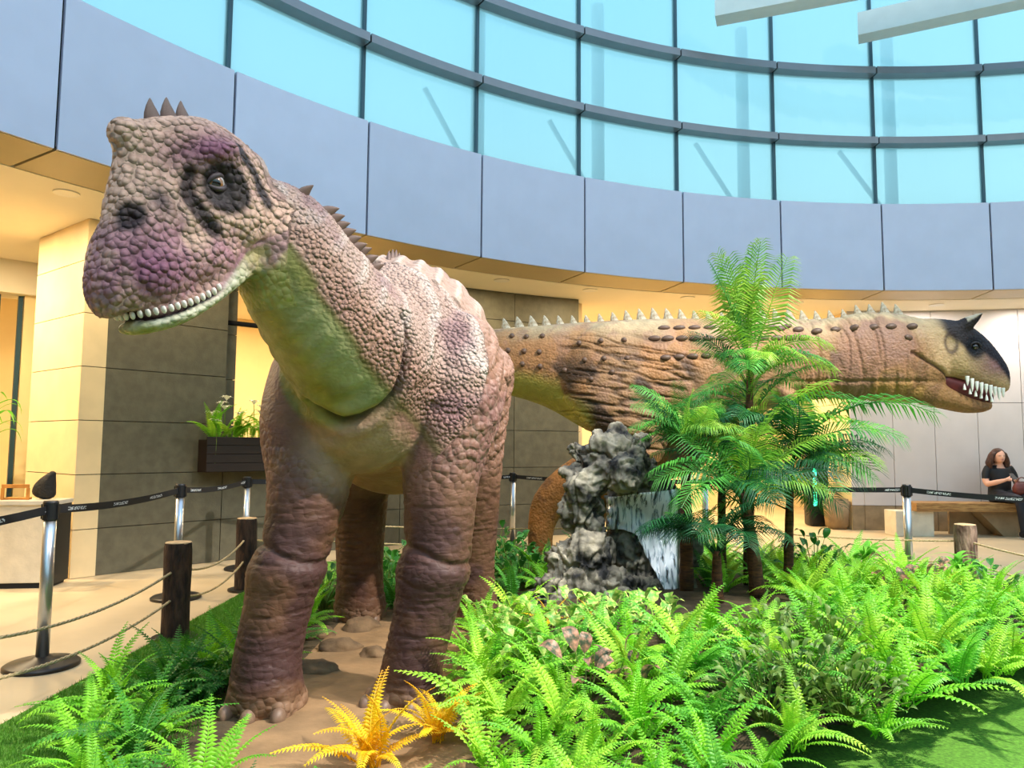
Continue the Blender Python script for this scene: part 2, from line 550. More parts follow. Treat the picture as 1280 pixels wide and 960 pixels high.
def dense(secs, m=4):
    """Catmull-Rom resampling of sections"""
    out = []
    arr = [list(s[0]) + [s[1], s[2], s[3] if len(s) > 3 else 2.0] for s in secs]
    A = np.array(arr, float)
    for i in range(len(A) - 1):
        p0, p1, p2, p3 = A[max(i - 1, 0)], A[i], A[i + 1], A[min(i + 2, len(A) - 1)]
        for k in range(m):
            t = k / m
            out.append(0.5 * (2 * p1 + (p2 - p0) * t + (2 * p0 - 5 * p1 + 4 * p2 - p3) * t * t + (3 * p1 - p0 - 3 * p2 + p3) * t ** 3))
    out.append(A[-1])
    return [(Vector(o[:3]), max(o[3], .004), max(o[4], .004), max(o[5], 1.6)) for o in out]

def ball(mb, c, rx, ry=None, rz=None, axes=None, n=16):
    ry = rx if ry is None else ry
    rz = rx if rz is None else rz
    bm = bmesh.new()
    bmesh.ops.create_uvsphere(bm, u_segments=n, v_segments=n // 2 + 2, radius=1.0)
    X, Y, Z = axes if axes else (Vector((1, 0, 0)), Vector((0, 1, 0)), Vector((0, 0, 1)))
    M = Matrix(((X.x * rx, Y.x * ry, Z.x * rz, c[0]), (X.y * rx, Y.y * ry, Z.y * rz, c[1]), (X.z * rx, Y.z * ry, Z.z * rz, c[2]), (0, 0, 0, 1)))
    return mb.bm(bm, M)

def fuse(mb, voxel, smooth_it=6, sub=1, fac=0.5):
    """union of all shapes as one continuous quad surface; returns verts, faces"""
    me = bpy.data.meshes.new('tmp')
    me.from_pydata(mb.v, [], mb.f)
    o = bpy.data.objects.new('tmp', me)
    COL.objects.link(o)
    r = o.modifiers.new('r', 'REMESH')
    r.mode, r.voxel_size, r.use_smooth_shade = 'VOXEL', voxel, True
    if smooth_it:
        s = o.modifiers.new('s', 'SMOOTH')
        s.factor, s.iterations = fac, smooth_it
    if sub:
        q = o.modifiers.new('q', 'SUBSURF')
        q.levels = q.render_levels = sub
    dg = bpy.context.evaluated_depsgraph_get()
    ev = o.evaluated_get(dg)
    m2 = bpy.data.meshes.new_from_object(ev)
    bpy.data.objects.remove(o)
    bpy.data.meshes.remove(me)
    return m2

def get_co(me):
    a = np.empty(len(me.vertices) * 3, np.float32)
    me.vertices.foreach_get('co', a)
    return a.reshape(-1, 3).astype(float)

def get_no(me):
    a = np.empty(len(me.vertices) * 3, np.float32)
    me.vertex_normals.foreach_get('vector', a)
    return a.reshape(-1, 3).astype(float)

def set_co(me, co):
    me.vertices.foreach_set('co', co.astype(np.float32).ravel())
    me.update()

def set_color(me, col, name='Pigment'):
    at_ = me.color_attributes.new(name, 'FLOAT_COLOR', 'POINT')
    c = np.ones((len(col), 4), np.float32)
    c[:, :3] = np.clip(col, 0, 1)
    at_.data.foreach_set('color', c.ravel())

def set_value(me, val, name):
    at_ = me.attributes.new(name, 'FLOAT', 'POINT')
    at_.data.foreach_set('value', np.asarray(val, np.float32))

def sstep(a, b, x):
    t = np.clip((x - a) / (b - a), 0, 1)
    return t * t * (3 - 2 * t)

def poly_dist(P, pts):
    """distance of each point to a polyline, and the parameter 0..1"""
    pts = np.array([list(p) for p in pts], float)
    best = np.full(len(P), 1e9)
    par = np.zeros(len(P))
    n = len(pts) - 1
    for i in range(n):
        a, b = pts[i], pts[i + 1]
        d = b - a
        t = np.clip(((P - a) @ d) / (d @ d), 0, 1)
        q = np.linalg.norm(P - (a + t[:, None] * d), axis=1)
        m = q < best
        best[m] = q[m]
        par[m] = (i + t[m]) / n
    return best, par

_PERM = rng.integers(0, 2 ** 31, 4096)
def _hash(ix, iy, iz, k):
    h = (ix * 73856093) ^ (iy * 19349663) ^ (iz * 83492791) ^ (k * 2654435)
    return (_PERM[h & 4095] % 10000) / 10000.0

def vnoise(P, freq=1.0, seed=0, octaves=1):
    """smooth value noise, 0..1"""
    P = np.asarray(P) * freq
    out = np.zeros(len(P)); amp = 1.0; tot = 0
    for o in range(octaves):
        F = np.floor(P).astype(np.int64); t = P - F
        t = t * t * (3 - 2 * t)
        acc = np.zeros(len(P))
        for dx in (0, 1):
            for dy in (0, 1):
                for dz in (0, 1):
                    w = (t[:, 0] if dx else 1 - t[:, 0]) * (t[:, 1] if dy else 1 - t[:, 1]) * (t[:, 2] if dz else 1 - t[:, 2])
                    acc += w * _hash(F[:, 0] + dx, F[:, 1] + dy, F[:, 2] + dz, seed + o * 17)
        out += acc * amp; tot += amp; amp *= .5; P = P * 2.03
    return out / tot

def cells(P, freq, seed=0, mask=None):
    """cellular noise: F1, F2 distances (in cell units) and a random value of the nearest cell"""
    if mask is not None:
        idx = np.nonzero(mask)[0]
        a, b, c = cells(np.asarray(P)[idx], freq, seed)
        o1, o2, o3 = np.zeros(len(P)), np.ones(len(P)), np.full(len(P), .5)
        o1[idx], o2[idx], o3[idx] = a, b, c
        return o1, o2, o3
    P = np.asarray(P) * freq
    F = np.floor(P).astype(np.int64)
    f1 = np.full(len(P), 9.0); f2 = np.full(len(P), 9.0); rv = np.zeros(len(P))
    for dx in (-1, 0, 1):
        for dy in (-1, 0, 1):
            for dz in (-1, 0, 1):
                ix, iy, iz = F[:, 0] + dx, F[:, 1] + dy, F[:, 2] + dz
                q = np.stack([ix + .15 + .7 * _hash(ix, iy, iz, seed), iy + .15 + .7 * _hash(ix, iy, iz, seed + 1), iz + .15 + .7 * _hash(ix, iy, iz, seed + 2)], 1)
                d = np.linalg.norm(P - q, axis=1)
                r = _hash(ix, iy, iz, seed + 3)
                m = d < f1
                f2 = np.where(m, f1, np.minimum(f2, d))
                rv = np.where(m, r, rv)
                f1 = np.where(m, d, f1)
    return f1, f2, rv

def mixc(base, col, w):
    w = np.clip(w, 0, 1)[:, None]
    return base * (1 - w) + np.array(col)[None, :] * w

def skin_mat(name, scale=28.0, bump=0.5, rough=0.55, wr_scale=9.0, wr=0.35, stretch=(1, 1, 3.2), coat=0.0):
    """pigment attribute + fine scale relief"""
    m = bpy.data.materials.new(name)
    m.use_nodes = True
    N, L = m.node_tree.nodes, m.node_tree.links
    p = N['Principled BSDF']
    p.inputs['Roughness'].default_value = rough
    p.inputs['Specular IOR Level'].default_value = 0.22
    if coat: p.inputs['Coat Weight'].default_value = coat; p.inputs['Coat Roughness'].default_value = .35
    at_ = N.new('ShaderNodeAttribute'); at_.attribute_name = 'Pigment'
    tc = N.new('ShaderNodeTexCoord')
    nz = N.new('ShaderNodeTexNoise'); nz.inputs['Scale'].default_value = 14; nz.inputs['Detail'].default_value = 7
    mr = N.new('ShaderNodeMapRange')
    mr.inputs['From Min'].default_value, mr.inputs['From Max'].default_value = .3, .7
    mr.inputs['To Min'].default_value, mr.inputs['To Max'].default_value = .82, 1.1
    hs = N.new('ShaderNodeHueSaturation')
    L.new(tc.outputs['Object'], nz.inputs['Vector'])
    L.new(nz.outputs['Fac'], mr.inputs['Value'])
    L.new(at_.outputs['Color'], hs.inputs['Color'])
    L.new(mr.outputs[0], hs.inputs['Value'])
    L.new(hs.outputs[0], p.inputs['Base Color'])
    sf = N.new('ShaderNodeAttribute'); sf.attribute_name = 'scalefreq'
    vo = N.new('ShaderNodeTexVoronoi'); vo.feature = 'SMOOTH_F1'; vo.inputs['Smoothness'].default_value = .12; vo.inputs['Scale'].default_value = scale
    L.new(sf.outputs['Fac'], vo.inputs['Scale'])
    L.new(tc.outputs['Object'], vo.inputs['Vector'])
    cl0 = N.new('ShaderNodeMapRange'); cl0.inputs['From Max'].default_value = .75
    L.new(vo.outputs['Distance'], cl0.inputs['Value'])
    cp = N.new('ShaderNodeMath'); cp.operation = 'POWER'; cp.inputs[1].default_value = 2.4
    L.new(cl0.outputs[0], cp.inputs[0])
    cl = N.new('ShaderNodeMath'); cl.operation = 'SUBTRACT'; cl.inputs[0].default_value = 1.0
    L.new(cp.outputs[0], cl.inputs[1])
    sc = N.new('ShaderNodeAttribute'); sc.attribute_name = 'scaly'
    b1 = N.new('ShaderNodeBump'); b1.inputs['Distance'].default_value = .022
    mu = N.new('ShaderNodeMath'); mu.operation = 'MULTIPLY'; mu.inputs[1].default_value = bump
    L.new(sc.outputs['Fac'], mu.inputs[0]); L.new(mu.outputs[0], b1.inputs['Strength'])
    L.new(cl.outputs[0], b1.inputs['Height'])
    mp = N.new('ShaderNodeMapping'); mp.inputs['Scale'].default_value = stretch
    L.new(tc.outputs['Object'], mp.inputs[0])
    n2 = N.new('ShaderNodeTexNoise'); n2.inputs['Scale'].default_value = wr_scale; n2.inputs['Detail'].default_value = 8; n2.inputs['Distortion'].default_value = .8
    L.new(mp.outputs[0], n2.inputs['Vector'])
    b2 = N.new('ShaderNodeBump'); b2.inputs['Distance'].default_value = .02; b2.inputs['Strength'].default_value = wr
    L.new(n2.outputs['Fac'], b2.inputs['Height']); L.new(b1.outputs[0], b2.inputs['Normal'])
    L.new(b2.outputs[0], p.inputs['Normal'])
    MATS[name] = m
    return m
# ------------------------------------------------------------------ the long-necked dinosaur
def V(*a): return Vector(a)
# head frame: forward, left, up
HF_yaw, HF_pitch = R_(24), R_(25)
hf = V(-math.sin(HF_yaw) * math.cos(HF_pitch), -math.cos(HF_yaw) * math.cos(HF_pitch), -math.sin(HF_pitch))
hl = V(math.cos(HF_yaw), -math.sin(HF_yaw), 0)
hu = hf.cross(hl)
EYE = at(272, 228, 2.95)
HO = EYE - hl * 0.212
def H(s, w, h): return HO + hf * s + hl * w + hu * h

d1 = MB()
# trunk and tail
loft(d1, dense([(V(-.80, 3.98, 1.50), .34, .34), (V(-.78, 4.14, 1.58), .50, .50), (V(-.75, 4.45, 1.73), .60, .72), (V(-.71, 5.0, 1.80), .64, .74),
            (V(-.68, 5.5, 1.77), .60, .68), (V(-.70, 6.0, 1.68), .45, .50), (V(-.78, 6.5, 1.55), .27, .30), (V(-.92, 7.1, 1.42), .15, .16), (V(-1.05, 7.7, 1.34), .05, .05)]), n=40)
# neck
neck_c = [H(-.24, 0, -.08), at(343, 294, 3.46), at(380, 350, 3.58), at(424, 410, 3.78), at(468, 462, 4.05), at(490, 490, 4.35)]
neck_r = [.15, .275, .325, .38, .43, .42]
loft(d1, dense([(c, r * .92, r) for c, r in zip(neck_c, neck_r)]), n=36)
# legs
def leg(pts, foot=None):
    loft(d1, dense([(at(x, y, d), r, r * 1.04) for x, y, d, r in pts]), n=28, side=(1, 0, 0))
leg([(568, 440, 4.30, .27), (566, 500, 4.18, .29), (552, 590, 4.08, .215), (548, 675, 4.03, .185), (541, 715, 4.0, .185), (530, 770, 3.97, .165), (517, 825, 3.94, .158), (512, 862, 3.94, .175)])
leg([(400, 470, 4.25, .27), (388, 530, 4.12, .27), (387, 600, 4.02, .225), (372, 675, 3.94, .180), (358, 715, 3.90, .185), (346, 765, 3.87, .170), (335, 820, 3.84, .168), (333, 862, 3.82, .185)])
leg([(582, 470, 5.35, .36), (590, 550, 5.42, .24), (590, 640, 5.52, .20), (588, 710, 5.56, .180), (590, 765, 5.58, .20)])
leg([(470, 520, 5.45, .34), (452, 590, 5.55, .24), (450, 660, 5.65, .19), (450, 720, 5.72, .175), (450, 758, 5.75, .20)])
FEET = [(on_floor(505, 884), .18, R_(-20)), (on_floor(333, 893), .19, R_(-8)), (on_floor(590, 788), .20, 0), (on_floor(450, 776), .20, 0)]
for c, r, yaw in FEET:
    ball(d1, (c.x, c.y + .05, .05), r * 1.02, r * 1.08, .13)
    fwd = V(math.sin(yaw), -math.cos(yaw), 0)
    sd = V(math.cos(yaw), math.sin(yaw), 0)
    for k in (-1, 0, 1):
        q = V(c.x, c.y + .05, 0) + fwd * (r * (.86 - .2 * abs(k))) + sd * (k * r * .62)
        ball(d1, (q.x, q.y, .05), .066, .075, .075)
# skull
def skull_sec(s, top, bot, w, pw=2.6, dw=0.0): return (H(s, dw, (top + bot) / 2), w, (top - bot) / 2, pw)
loft(d1, dense([skull_sec(-.32, .20, -.32, .185, 2.3), skull_sec(-.17, .275, -.345, .212), skull_sec(0, .29, -.35, .205), skull_sec(.10, .285, -.38, .165), skull_sec(.19, .275, -.405, .138),
            skull_sec(.245, .17, -.415, .135), skull_sec(.31, .07, -.42, .135, 2.4), skull_sec(.38, -.05, -.42, .135, 2.4), skull_sec(.45, -.13, -.42, .122, 2.4), skull_sec(.495, -.20, -.41, .095)], 3), side=hl, n=40, up=hu)
# nasal bump, brows, cheeks
ball(d1, H(.185, 0, .235), .07, .12, .065, (hf, hl, hu))
for sg in (-1, 1):
    loft(d1, [(H(-.16, sg * .18, .12), .05, .04), (H(-.05, sg * .185, .12), .05, .045), (H(.05, sg * .155, .095), .045, .04), (H(.10, sg * .125, .04), .035, .035)], side=hl, n=12)
    ball(d1, H(-.19, sg * .165, -.17), .15, .07, .13, (hf, hl, hu))
    ball(d1, H(.27, sg * .10, -.28), .19, .068, .125, (hf, hl, hu))
    ball(d1, H(.06, sg * .13, -.28), .20, .065, .10, (hf, hl, hu))
# lower jaw
loft(d1, dense([skull_sec(-.30, -.22, -.40, .16, 2.2), skull_sec(-.08, -.30, -.445, .175, 2.3), skull_sec(.12, -.37, -.495, .172, 2.3), skull_sec(.28, -.40, -.52, .155, 2.3), skull_sec(.39, -.41, -.515, .120, 2.2), skull_sec(.435, -.42, -.505, .085)], 3), side=hl, n=32, up=hu)
me1 = fuse(d1, 0.021, 4, 1)
co, no = get_co(me1), get_no(me1)
L1 = np.stack([(co - np.array(HO)) @ np.array(hf), (co - np.array(HO)) @ np.array(hl), (co - np.array(HO)) @ np.array(hu)], 1)
s_, w_, h_ = L1.T
near_head = (np.abs(w_) < .275) & (s_ > -.37) & (h_ < .36) & (h_ > -.58) & (co[:, 1] < 3.5)
headw = sstep(-.355, -.30, s_ + .05 * sstep(0, -.3, h_)) * near_head
dn, tn = poly_dist(co, neck_c)
neckw = (dn < .62) & (co[:, 1] < 4.4) & ~near_head
# which side of the neck: dorsal (+) or ventral (-)
ncl = np.array([list(c) for c in neck_c]); 
def neck_frame(t):
    i = np.clip((t * (len(ncl) - 1)).astype(int), 0, len(ncl) - 2)
    f = t * (len(ncl) - 1) - i
    c = ncl[i] * (1 - f)[:, None] + ncl[i + 1] * f[:, None]
    d = ncl[i + 1] - ncl[i]
    d /= np.linalg.norm(d, axis=1)[:, None]
    return c, d
cN, tN = neck_frame(tn)
side_ax = np.array([1.0, 0, 0])
upN = np.cross(side_ax[None, :] * np.ones((len(co), 1)), -tN)
upN *= np.sign(upN[:, 2:3] + 1e-9)
upN /= np.linalg.norm(upN, axis=1)[:, None]
upN += np.array([.75, -.45, 0])
upN -= tN * (upN * tN).sum(1)[:, None]
upN /= np.linalg.norm(upN, axis=1)[:, None]
dors = ((co - cN) * upN).sum(1) / np.maximum(np.linalg.norm(co - cN, axis=1), 1e-4)

# ---- narrow the forehead towards the crest
kw = 1 - .42 * sstep(-.14, .14, h_) * sstep(-.08, .10, s_) * near_head
co = co + (w_ * (kw - 1))[:, None] * np.array(hl)[None, :]
L1[:, 1] = w_ * kw
s_, w_, h_ = L1.T
# ---- relief
disp = np.zeros(len(co))
# eye sockets, cheek hollow in front of the eye, nostrils
for sg in (-1, 1):
    q = np.array([-.045, sg * .215, -.005])
    dd = np.sqrt(((L1[:, 0] - q[0]) / .062) ** 2 + ((L1[:, 1] - q[1]) / .09) ** 2 + ((L1[:, 2] - q[2]) / .055) ** 2)
    disp -= .046 * np.exp(-dd ** 2) * headw
    dd = np.sqrt(((L1[:, 0] + .045) / .06) ** 2 + ((L1[:, 1] - sg * .2) / .1) ** 2 + ((L1[:, 2] + .095) / .05) ** 2)
    disp -= .016 * np.exp(-dd ** 2) * headw
    dpl, _ = poly_dist(L1, [(.06, sg * .15, .05), (.10, sg * .14, -.04), (.06, sg * .16, -.17)])
    disp -= .022 * np.exp(-(dpl / .028) ** 2) * headw
    dn_ = np.sqrt(((L1[:, 0] - .38) / .05) ** 2 + ((L1[:, 1] - sg * .10) / .03) ** 2 + ((L1[:, 2] + .05) / .045) ** 2)
    disp -= .034 * np.exp(-dn_ ** 2) * headw
# mouth groove round the front
mouth = [(-.30, .19, -.235), (-.20, .20, -.265), (-.12, .20, -.295), (-.03, .195, -.335), (.05, .19, -.385), (.13, .18, -.425), (.24, .165, -.44), (.35, .14, -.44), (.42, .10, -.437), (.458, .05, -.435), (.468, 0, -.435)]
mouth_full = mouth + [(a, -b, c) for a, b, c in reversed(mouth[:-1])]
dm, tm = poly_dist(L1, mouth_full)
gw = .010 + .012 * sstep(.2, .3, tm) * sstep(.2, .3, 1 - tm)
disp -= (.022 + .03 * sstep(.2, .3, tm) * sstep(.2, .3, 1 - tm)) * np.exp(-(dm / gw) ** 2) * near_head
# lip roll above the mouth
dl, _ = poly_dist(L1, [(a + .0, b * 1.02, c + .035) for a, b, c in mouth_full])
disp += .007 * np.exp(-(dl / .018) ** 2) * near_head
co1 = co + no * disp[:, None]
# scales: pebbles on head, small beads on neck, plates on the flank, creases on the legs
f1, f2, rv = cells(L1 * np.array([1.0, 1.0, 1.15]) + .02 * np.stack([vnoise(co, 9, 3), vnoise(co, 9, 5), vnoise(co, 9, 7)], 1), 33.0, 2, near_head)
peb = sstep(.0, .3, f2 - f1)
mouthclear = sstep(.02, .05, dm) * (1 - np.exp(-(np.sqrt((s_ + .045) ** 2 + (h_ + .03) ** 2) / .075) ** 4) * (np.abs(w_) > .1))
mh = np.interp(s_, [p[0] for p in mouth], [p[2] for p in mouth])
lowj = sstep(.004, -.012, h_ - mh)
jaww = lowj
disp2 = headw * (.0035 * (peb - .6) * mouthclear * (1 - .65 * jaww)) * (0.75 + .5 * rv)
g1, g2, gr = cells(co, 52.0, 9, neckw)
bead = sstep(.02, .3, g2 - g1)
body_up = (1 - headw)
disp2 += body_up * neckw * sstep(-.15, .15, dors) * .0055 * (bead - .6)
# vertical ridges of the neck skin
ring_ph = tn * 62 + 2.2 * (vnoise(co, 5, 31) - .5) * 2
disp2 += body_up * neckw * sstep(-.1, .35, dors) * sstep(.25, .6, tn) * .006 * np.sin(ring_ph)
# ventral folds of the neck
disp2 += body_up * neckw * sstep(-.2, -.45, dors) * .004 * np.sin(tn * 95 + 6 * dors + 3 * vnoise(co, 4, 41))
legm = sstep(1.25, 1.0, co[:, 2]) * (co[:, 2] > .14)
cre = vnoise(co * np.array([2.6, 2.6, 30.0]) + .25 * vnoise(co, 7, 61)[:, None], 1.0, 51, 2)
disp2 += legm * -.006 * sstep(.08, .0, np.abs(cre - .5))
fl1, fl2, flr = cells(co + .03 * vnoise(co, 6, 71)[:, None], 21.0, 15, (co[:, 2] > 1.05) & ~neckw & ~near_head)
flank = (1 - neckw) * (1 - headw) * sstep(1.1, 1.3, co[:, 2])
disp2 += flank * .0045 * (sstep(.0, .3, fl2 - fl1) - .6)
# large slanting folds on the shoulder and hip
fold = np.sin((co[:, 2] * 1.0 - co[:, 1] * .55 + .15 * (vnoise(co, 4, 81) - .5)) * 42)
sh = np.exp(-((co[:, 1] - 4.25) / .35) ** 2 - ((co[:, 2] - 1.62) / .34) ** 2) * (co[:, 0] > -.5)
hip = np.exp(-((co[:, 1] - 5.3) / .3) ** 2 - ((co[:, 2] - 1.6) / .45) ** 2) * (co[:, 0] > -.5)
disp2 += (sh + hip) * .011 * fold
# vertical rib folds on the back
disp2 += flank * sstep(2.0, 2.2, co[:, 2]) * .010 * np.sin(co[:, 0] * 55 + 2 * vnoise(co, 3, 91))
# knee bulges / crease
for kx, ky, kd in ((545, 690, 4.03), (368, 688, 3.94)):
    kz = at(kx, ky, kd)
    near_leg = np.hypot(co[:, 0] - kz.x, co[:, 1] - kz.y) < .32
    disp2 -= near_leg * .018 * np.exp(-((co[:, 2] - kz.z + .05 * np.sin((co[:, 0] - kz.x) * 9)) / .02) ** 2)
    disp2 += near_leg * .014 * np.exp(-((co[:, 2] - kz.z + .10) / .07) ** 2)
# collar crease where the neck meets the chest
collar = []
sub_ = np.nonzero((co[:, 1] < 4.6) & (co[:, 2] > .9))[0]
for px_, py_ in ((385, 505), (402, 518), (425, 527), (450, 526), (475, 514), (498, 492), (510, 462), (514, 425), (508, 395)):
    # nearest skin point along the sight line of that fold
    r_ = np.array(px_ray(px_, py_)); r_ /= np.linalg.norm(r_)
    d_ = co[sub_] - np.array([0, 0, CAM_H])
    al = d_ @ r_
    off = np.linalg.norm(d_ - al[:, None] * r_, axis=1)
    k_ = sub_[off < .02]
    collar.append(co[k_[np.argmin(((co[k_] - np.array([0, 0, CAM_H])) ** 2).sum(1))]])
dc, _ = poly_dist(co, collar)
above = ((co - cN) * tN).sum(1)
disp2 -= .036 * np.exp(-(dc / .020) ** 2) * body_up
disp2 += .016 * np.exp(-((dc - .06) / .04) ** 2) * body_up
co1 = co1 + no * disp2[:, None]
co1[:, 2] = np.maximum(co1[:, 2], 0.0)

# ---- pigment
c_tan, c_brown, c_dark = srgb(186, 152, 132), srgb(142, 100, 78), srgb(52, 42, 44)
c_purp, c_mauve, c_olive, c_pale = srgb(104, 50, 84), srgb(150, 108, 120), srgb(142, 146, 74), srgb(206, 204, 176)
c_grey = srgb(176, 164, 152)
n1, n2 = vnoise(co, 3.2, 5, 3), vnoise(co, 8, 8, 3)
col = np.tile(np.array(srgb(138, 100, 80)), (len(co), 1))
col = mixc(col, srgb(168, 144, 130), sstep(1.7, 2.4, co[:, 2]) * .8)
col = mixc(col, srgb(128, 88, 88), sstep(.45, .62, n1) * .55)
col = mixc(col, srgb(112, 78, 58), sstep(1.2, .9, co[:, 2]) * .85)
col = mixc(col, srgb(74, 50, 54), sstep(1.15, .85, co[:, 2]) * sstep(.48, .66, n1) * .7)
col = mixc(col, srgb(90, 62, 50), sstep(.04, 0, np.abs(cre - .5)) * legm * .5)
# flank plates outlined paler
col = mixc(col, srgb(172, 142, 130), flank * sstep(.10, .02, fl2 - fl1) * .5)
col = mixc(col, srgb(192, 178, 166), flank * sstep(2.0, 2.25, co[:, 2]) * sstep(.3, 1, np.sin(co[:, 0] * 55 + 2 * vnoise(co, 3, 91))) * .5)
# chest and belly pale olive
chest = np.exp(-((co[:, 0] + .80) / .30) ** 2 - ((co[:, 2] - 1.32) / .30) ** 2) * (co[:, 1] < 4.2)
col = mixc(col, srgb(198, 158, 128), sstep(.25, .75, chest) * .85)
belly = sstep(-.25, -.75, no[:, 2]) * (np.abs(co[:, 0] + .74) < .40) * (co[:, 2] > .95) * (co[:, 2] < 1.75)
col = mixc(col, srgb(196, 162, 126), belly * .8)
# neck
nb = body_up * neckw
col = mixc(col, srgb(150, 116, 100), nb * sstep(-.2, 0, dors) * .7)
col = mixc(col, srgb(188, 172, 162), nb * sstep(.2, .7, dors) * (.35 + .45 * sstep(.2, 1, np.sin(ring_ph))))
col = mixc(col, srgb(118, 84, 92), nb * sstep(-.1, .2, dors) * sstep(.55, .72, n1) * .6)
rN = np.interp(tn, np.linspace(0, 1, len(neck_r)), neck_r)
vent = nb * sstep(-.08, -.20, dors + .10 * (n2 - .5)) * sstep(.76, .70, tn) * sstep(1.16, 1.06, dn / rN)
col = mixc(col, srgb(134, 132, 74), vent)
col = mixc(col, srgb(184, 180, 128), vent * sstep(.46, .66, n1) * .7)
col = mixc(col, srgb(176, 150, 40), vent * np.exp(-((dors + .80) / .16) ** 2) * .55)
col = mixc(col, srgb(96, 88, 46), nb * np.exp(-((dors + .15) / .055) ** 2) * .75)
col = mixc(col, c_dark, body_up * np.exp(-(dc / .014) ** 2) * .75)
# darker brown paint overall, with the legs' shade put into the colour
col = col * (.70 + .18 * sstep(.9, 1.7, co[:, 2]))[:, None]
# head
hd = np.tile(np.array(c_tan), (len(co), 1))
hd = hd * (.92 + .16 * rv)[:, None]
hd = mixc(hd, srgb(146, 104, 112), sstep(.38, .58, n2) * sstep(.0, -.15, h_) * .85)
hd = mixc(hd, c_purp, sstep(.0, .10, w_) * np.exp(-((s_ + .05) / .18) ** 2 - ((h_ - .13) / .085) ** 2) * .9)
hd = mixc(hd, srgb(112, 62, 92), np.exp(-((s_ - .38) / .13) ** 2 - ((h_ + .28) / .12) ** 2) * .85)
hd = mixc(hd, srgb(150, 104, 116), np.exp(-((s_ - .15) / .22) ** 2 - ((h_ + .33) / .07) ** 2) * .7)
for sg in (-1, 1):
    hd = mixc(hd, srgb(20, 15, 20), sstep(1.2, .85, np.sqrt(((s_ + .06) / .115) ** 2 + ((h_ + .025) / .105) ** 2) + .5 * (n2 - .5)) * (w_ * sg > .08) * .95)
    dq, _ = poly_dist(L1, [(.06, sg * .15, .06), (.10, sg * .14, -.02), (.085, sg * .15, -.10), (.05, sg * .17, -.18)])
    hd = mixc(hd, srgb(36, 28, 32), sstep(.048, .022, dq + .03 * (n2 - .5)) * .93)
    dq, _ = poly_dist(L1, [(-.20, sg * .2, .12), (-.25, sg * .2, .0), (-.25, sg * .2, -.12)])
    hd = mixc(hd, srgb(30, 24, 26), sstep(.05, .022, dq + .04 * (n2 - .5)) * .93)
    dq = np.sqrt(((s_ - .38) / .10) ** 2 + ((w_ - sg * .10) / .065) ** 2 + ((h_ + .06) / .075) ** 2)
    hd = mixc(hd, srgb(28, 20, 26), sstep(1.15, .65, dq + .6 * (n2 - .5)) * .95)
    dq = np.sqrt(((s_ - .22) / .045) ** 2 + ((h_ + .03) / .05) ** 2)
    hd = mixc(hd, srgb(84, 66, 66), np.exp(-dq ** 2) * (np.abs(w_) > .07) * .75)
hd = mixc(hd, c_pale, lowj * sstep(-.20, -.02, s_) * .9)
hd = mixc(hd, srgb(150, 116, 116), lowj * sstep(-.02, -.16, s_) * sstep(-.42, -.36, h_) * .8)
hd = mixc(hd, srgb(134, 132, 74), lowj * sstep(-.02, -.16, s_) * sstep(-.36, -.42, h_))
hd = mixc(hd, srgb(168, 162, 96), (sstep(-.47, -.50, h_) * .6 + sstep(.45, .6, n2) * .6) * lowj)
hd = mixc(hd, srgb(176, 128, 146), np.exp(-(dm / .022) ** 2) * sstep(.25, .08, s_) * .9)
hd = mixc(hd, srgb(44, 16, 30), sstep(.024, .012, dm) * sstep(.0, .10, s_) * .97)
hd = mixc(hd, srgb(112, 50, 96), np.exp(-(dm / .014) ** 2) * sstep(.16, .08, s_) * sstep(-.12, -.02, s_))
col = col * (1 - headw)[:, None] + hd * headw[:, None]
# toes
for c, r, yaw in FEET:
    fr = np.hypot(co[:, 0] - c.x, co[:, 1] - c.y) < .32
    col = mixc(col, srgb(150, 118, 92), fr * sstep(.16, .08, co[:, 2]) * .6)
set_co(me1, co1)
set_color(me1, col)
set_value(me1, np.clip(np.where(headw > .5, .25 + .75 * mouthclear * (1 - .6 * jaww), np.where(neckw, .15 + .7 * sstep(-.2, .05, dors), .55 * (1 - .6 * legm))), 0, 1), 'scaly')
set_value(me1, np.where(headw > .5, 33., np.where(neckw, 46., 24.)), 'scalefreq')
me1.materials.clear()
me1.materials.append(skin_mat('sauropod_skin', 30, .9, .55))
me1.shade_smooth()
sauropod = empty('long_necked_dinosaur', (-.75, 4.8, 0), 0, 'brown and mauve long-necked dinosaur model standing on the sandy path', 'dinosaur')
def adopt(o, root):
    o.parent = root
    o.matrix_parent_inverse = Matrix.Translation(-root.location)
    return o
me1.name = 'body'
adopt(link(bpy.data.objects.new('body', me1)), sauropod)
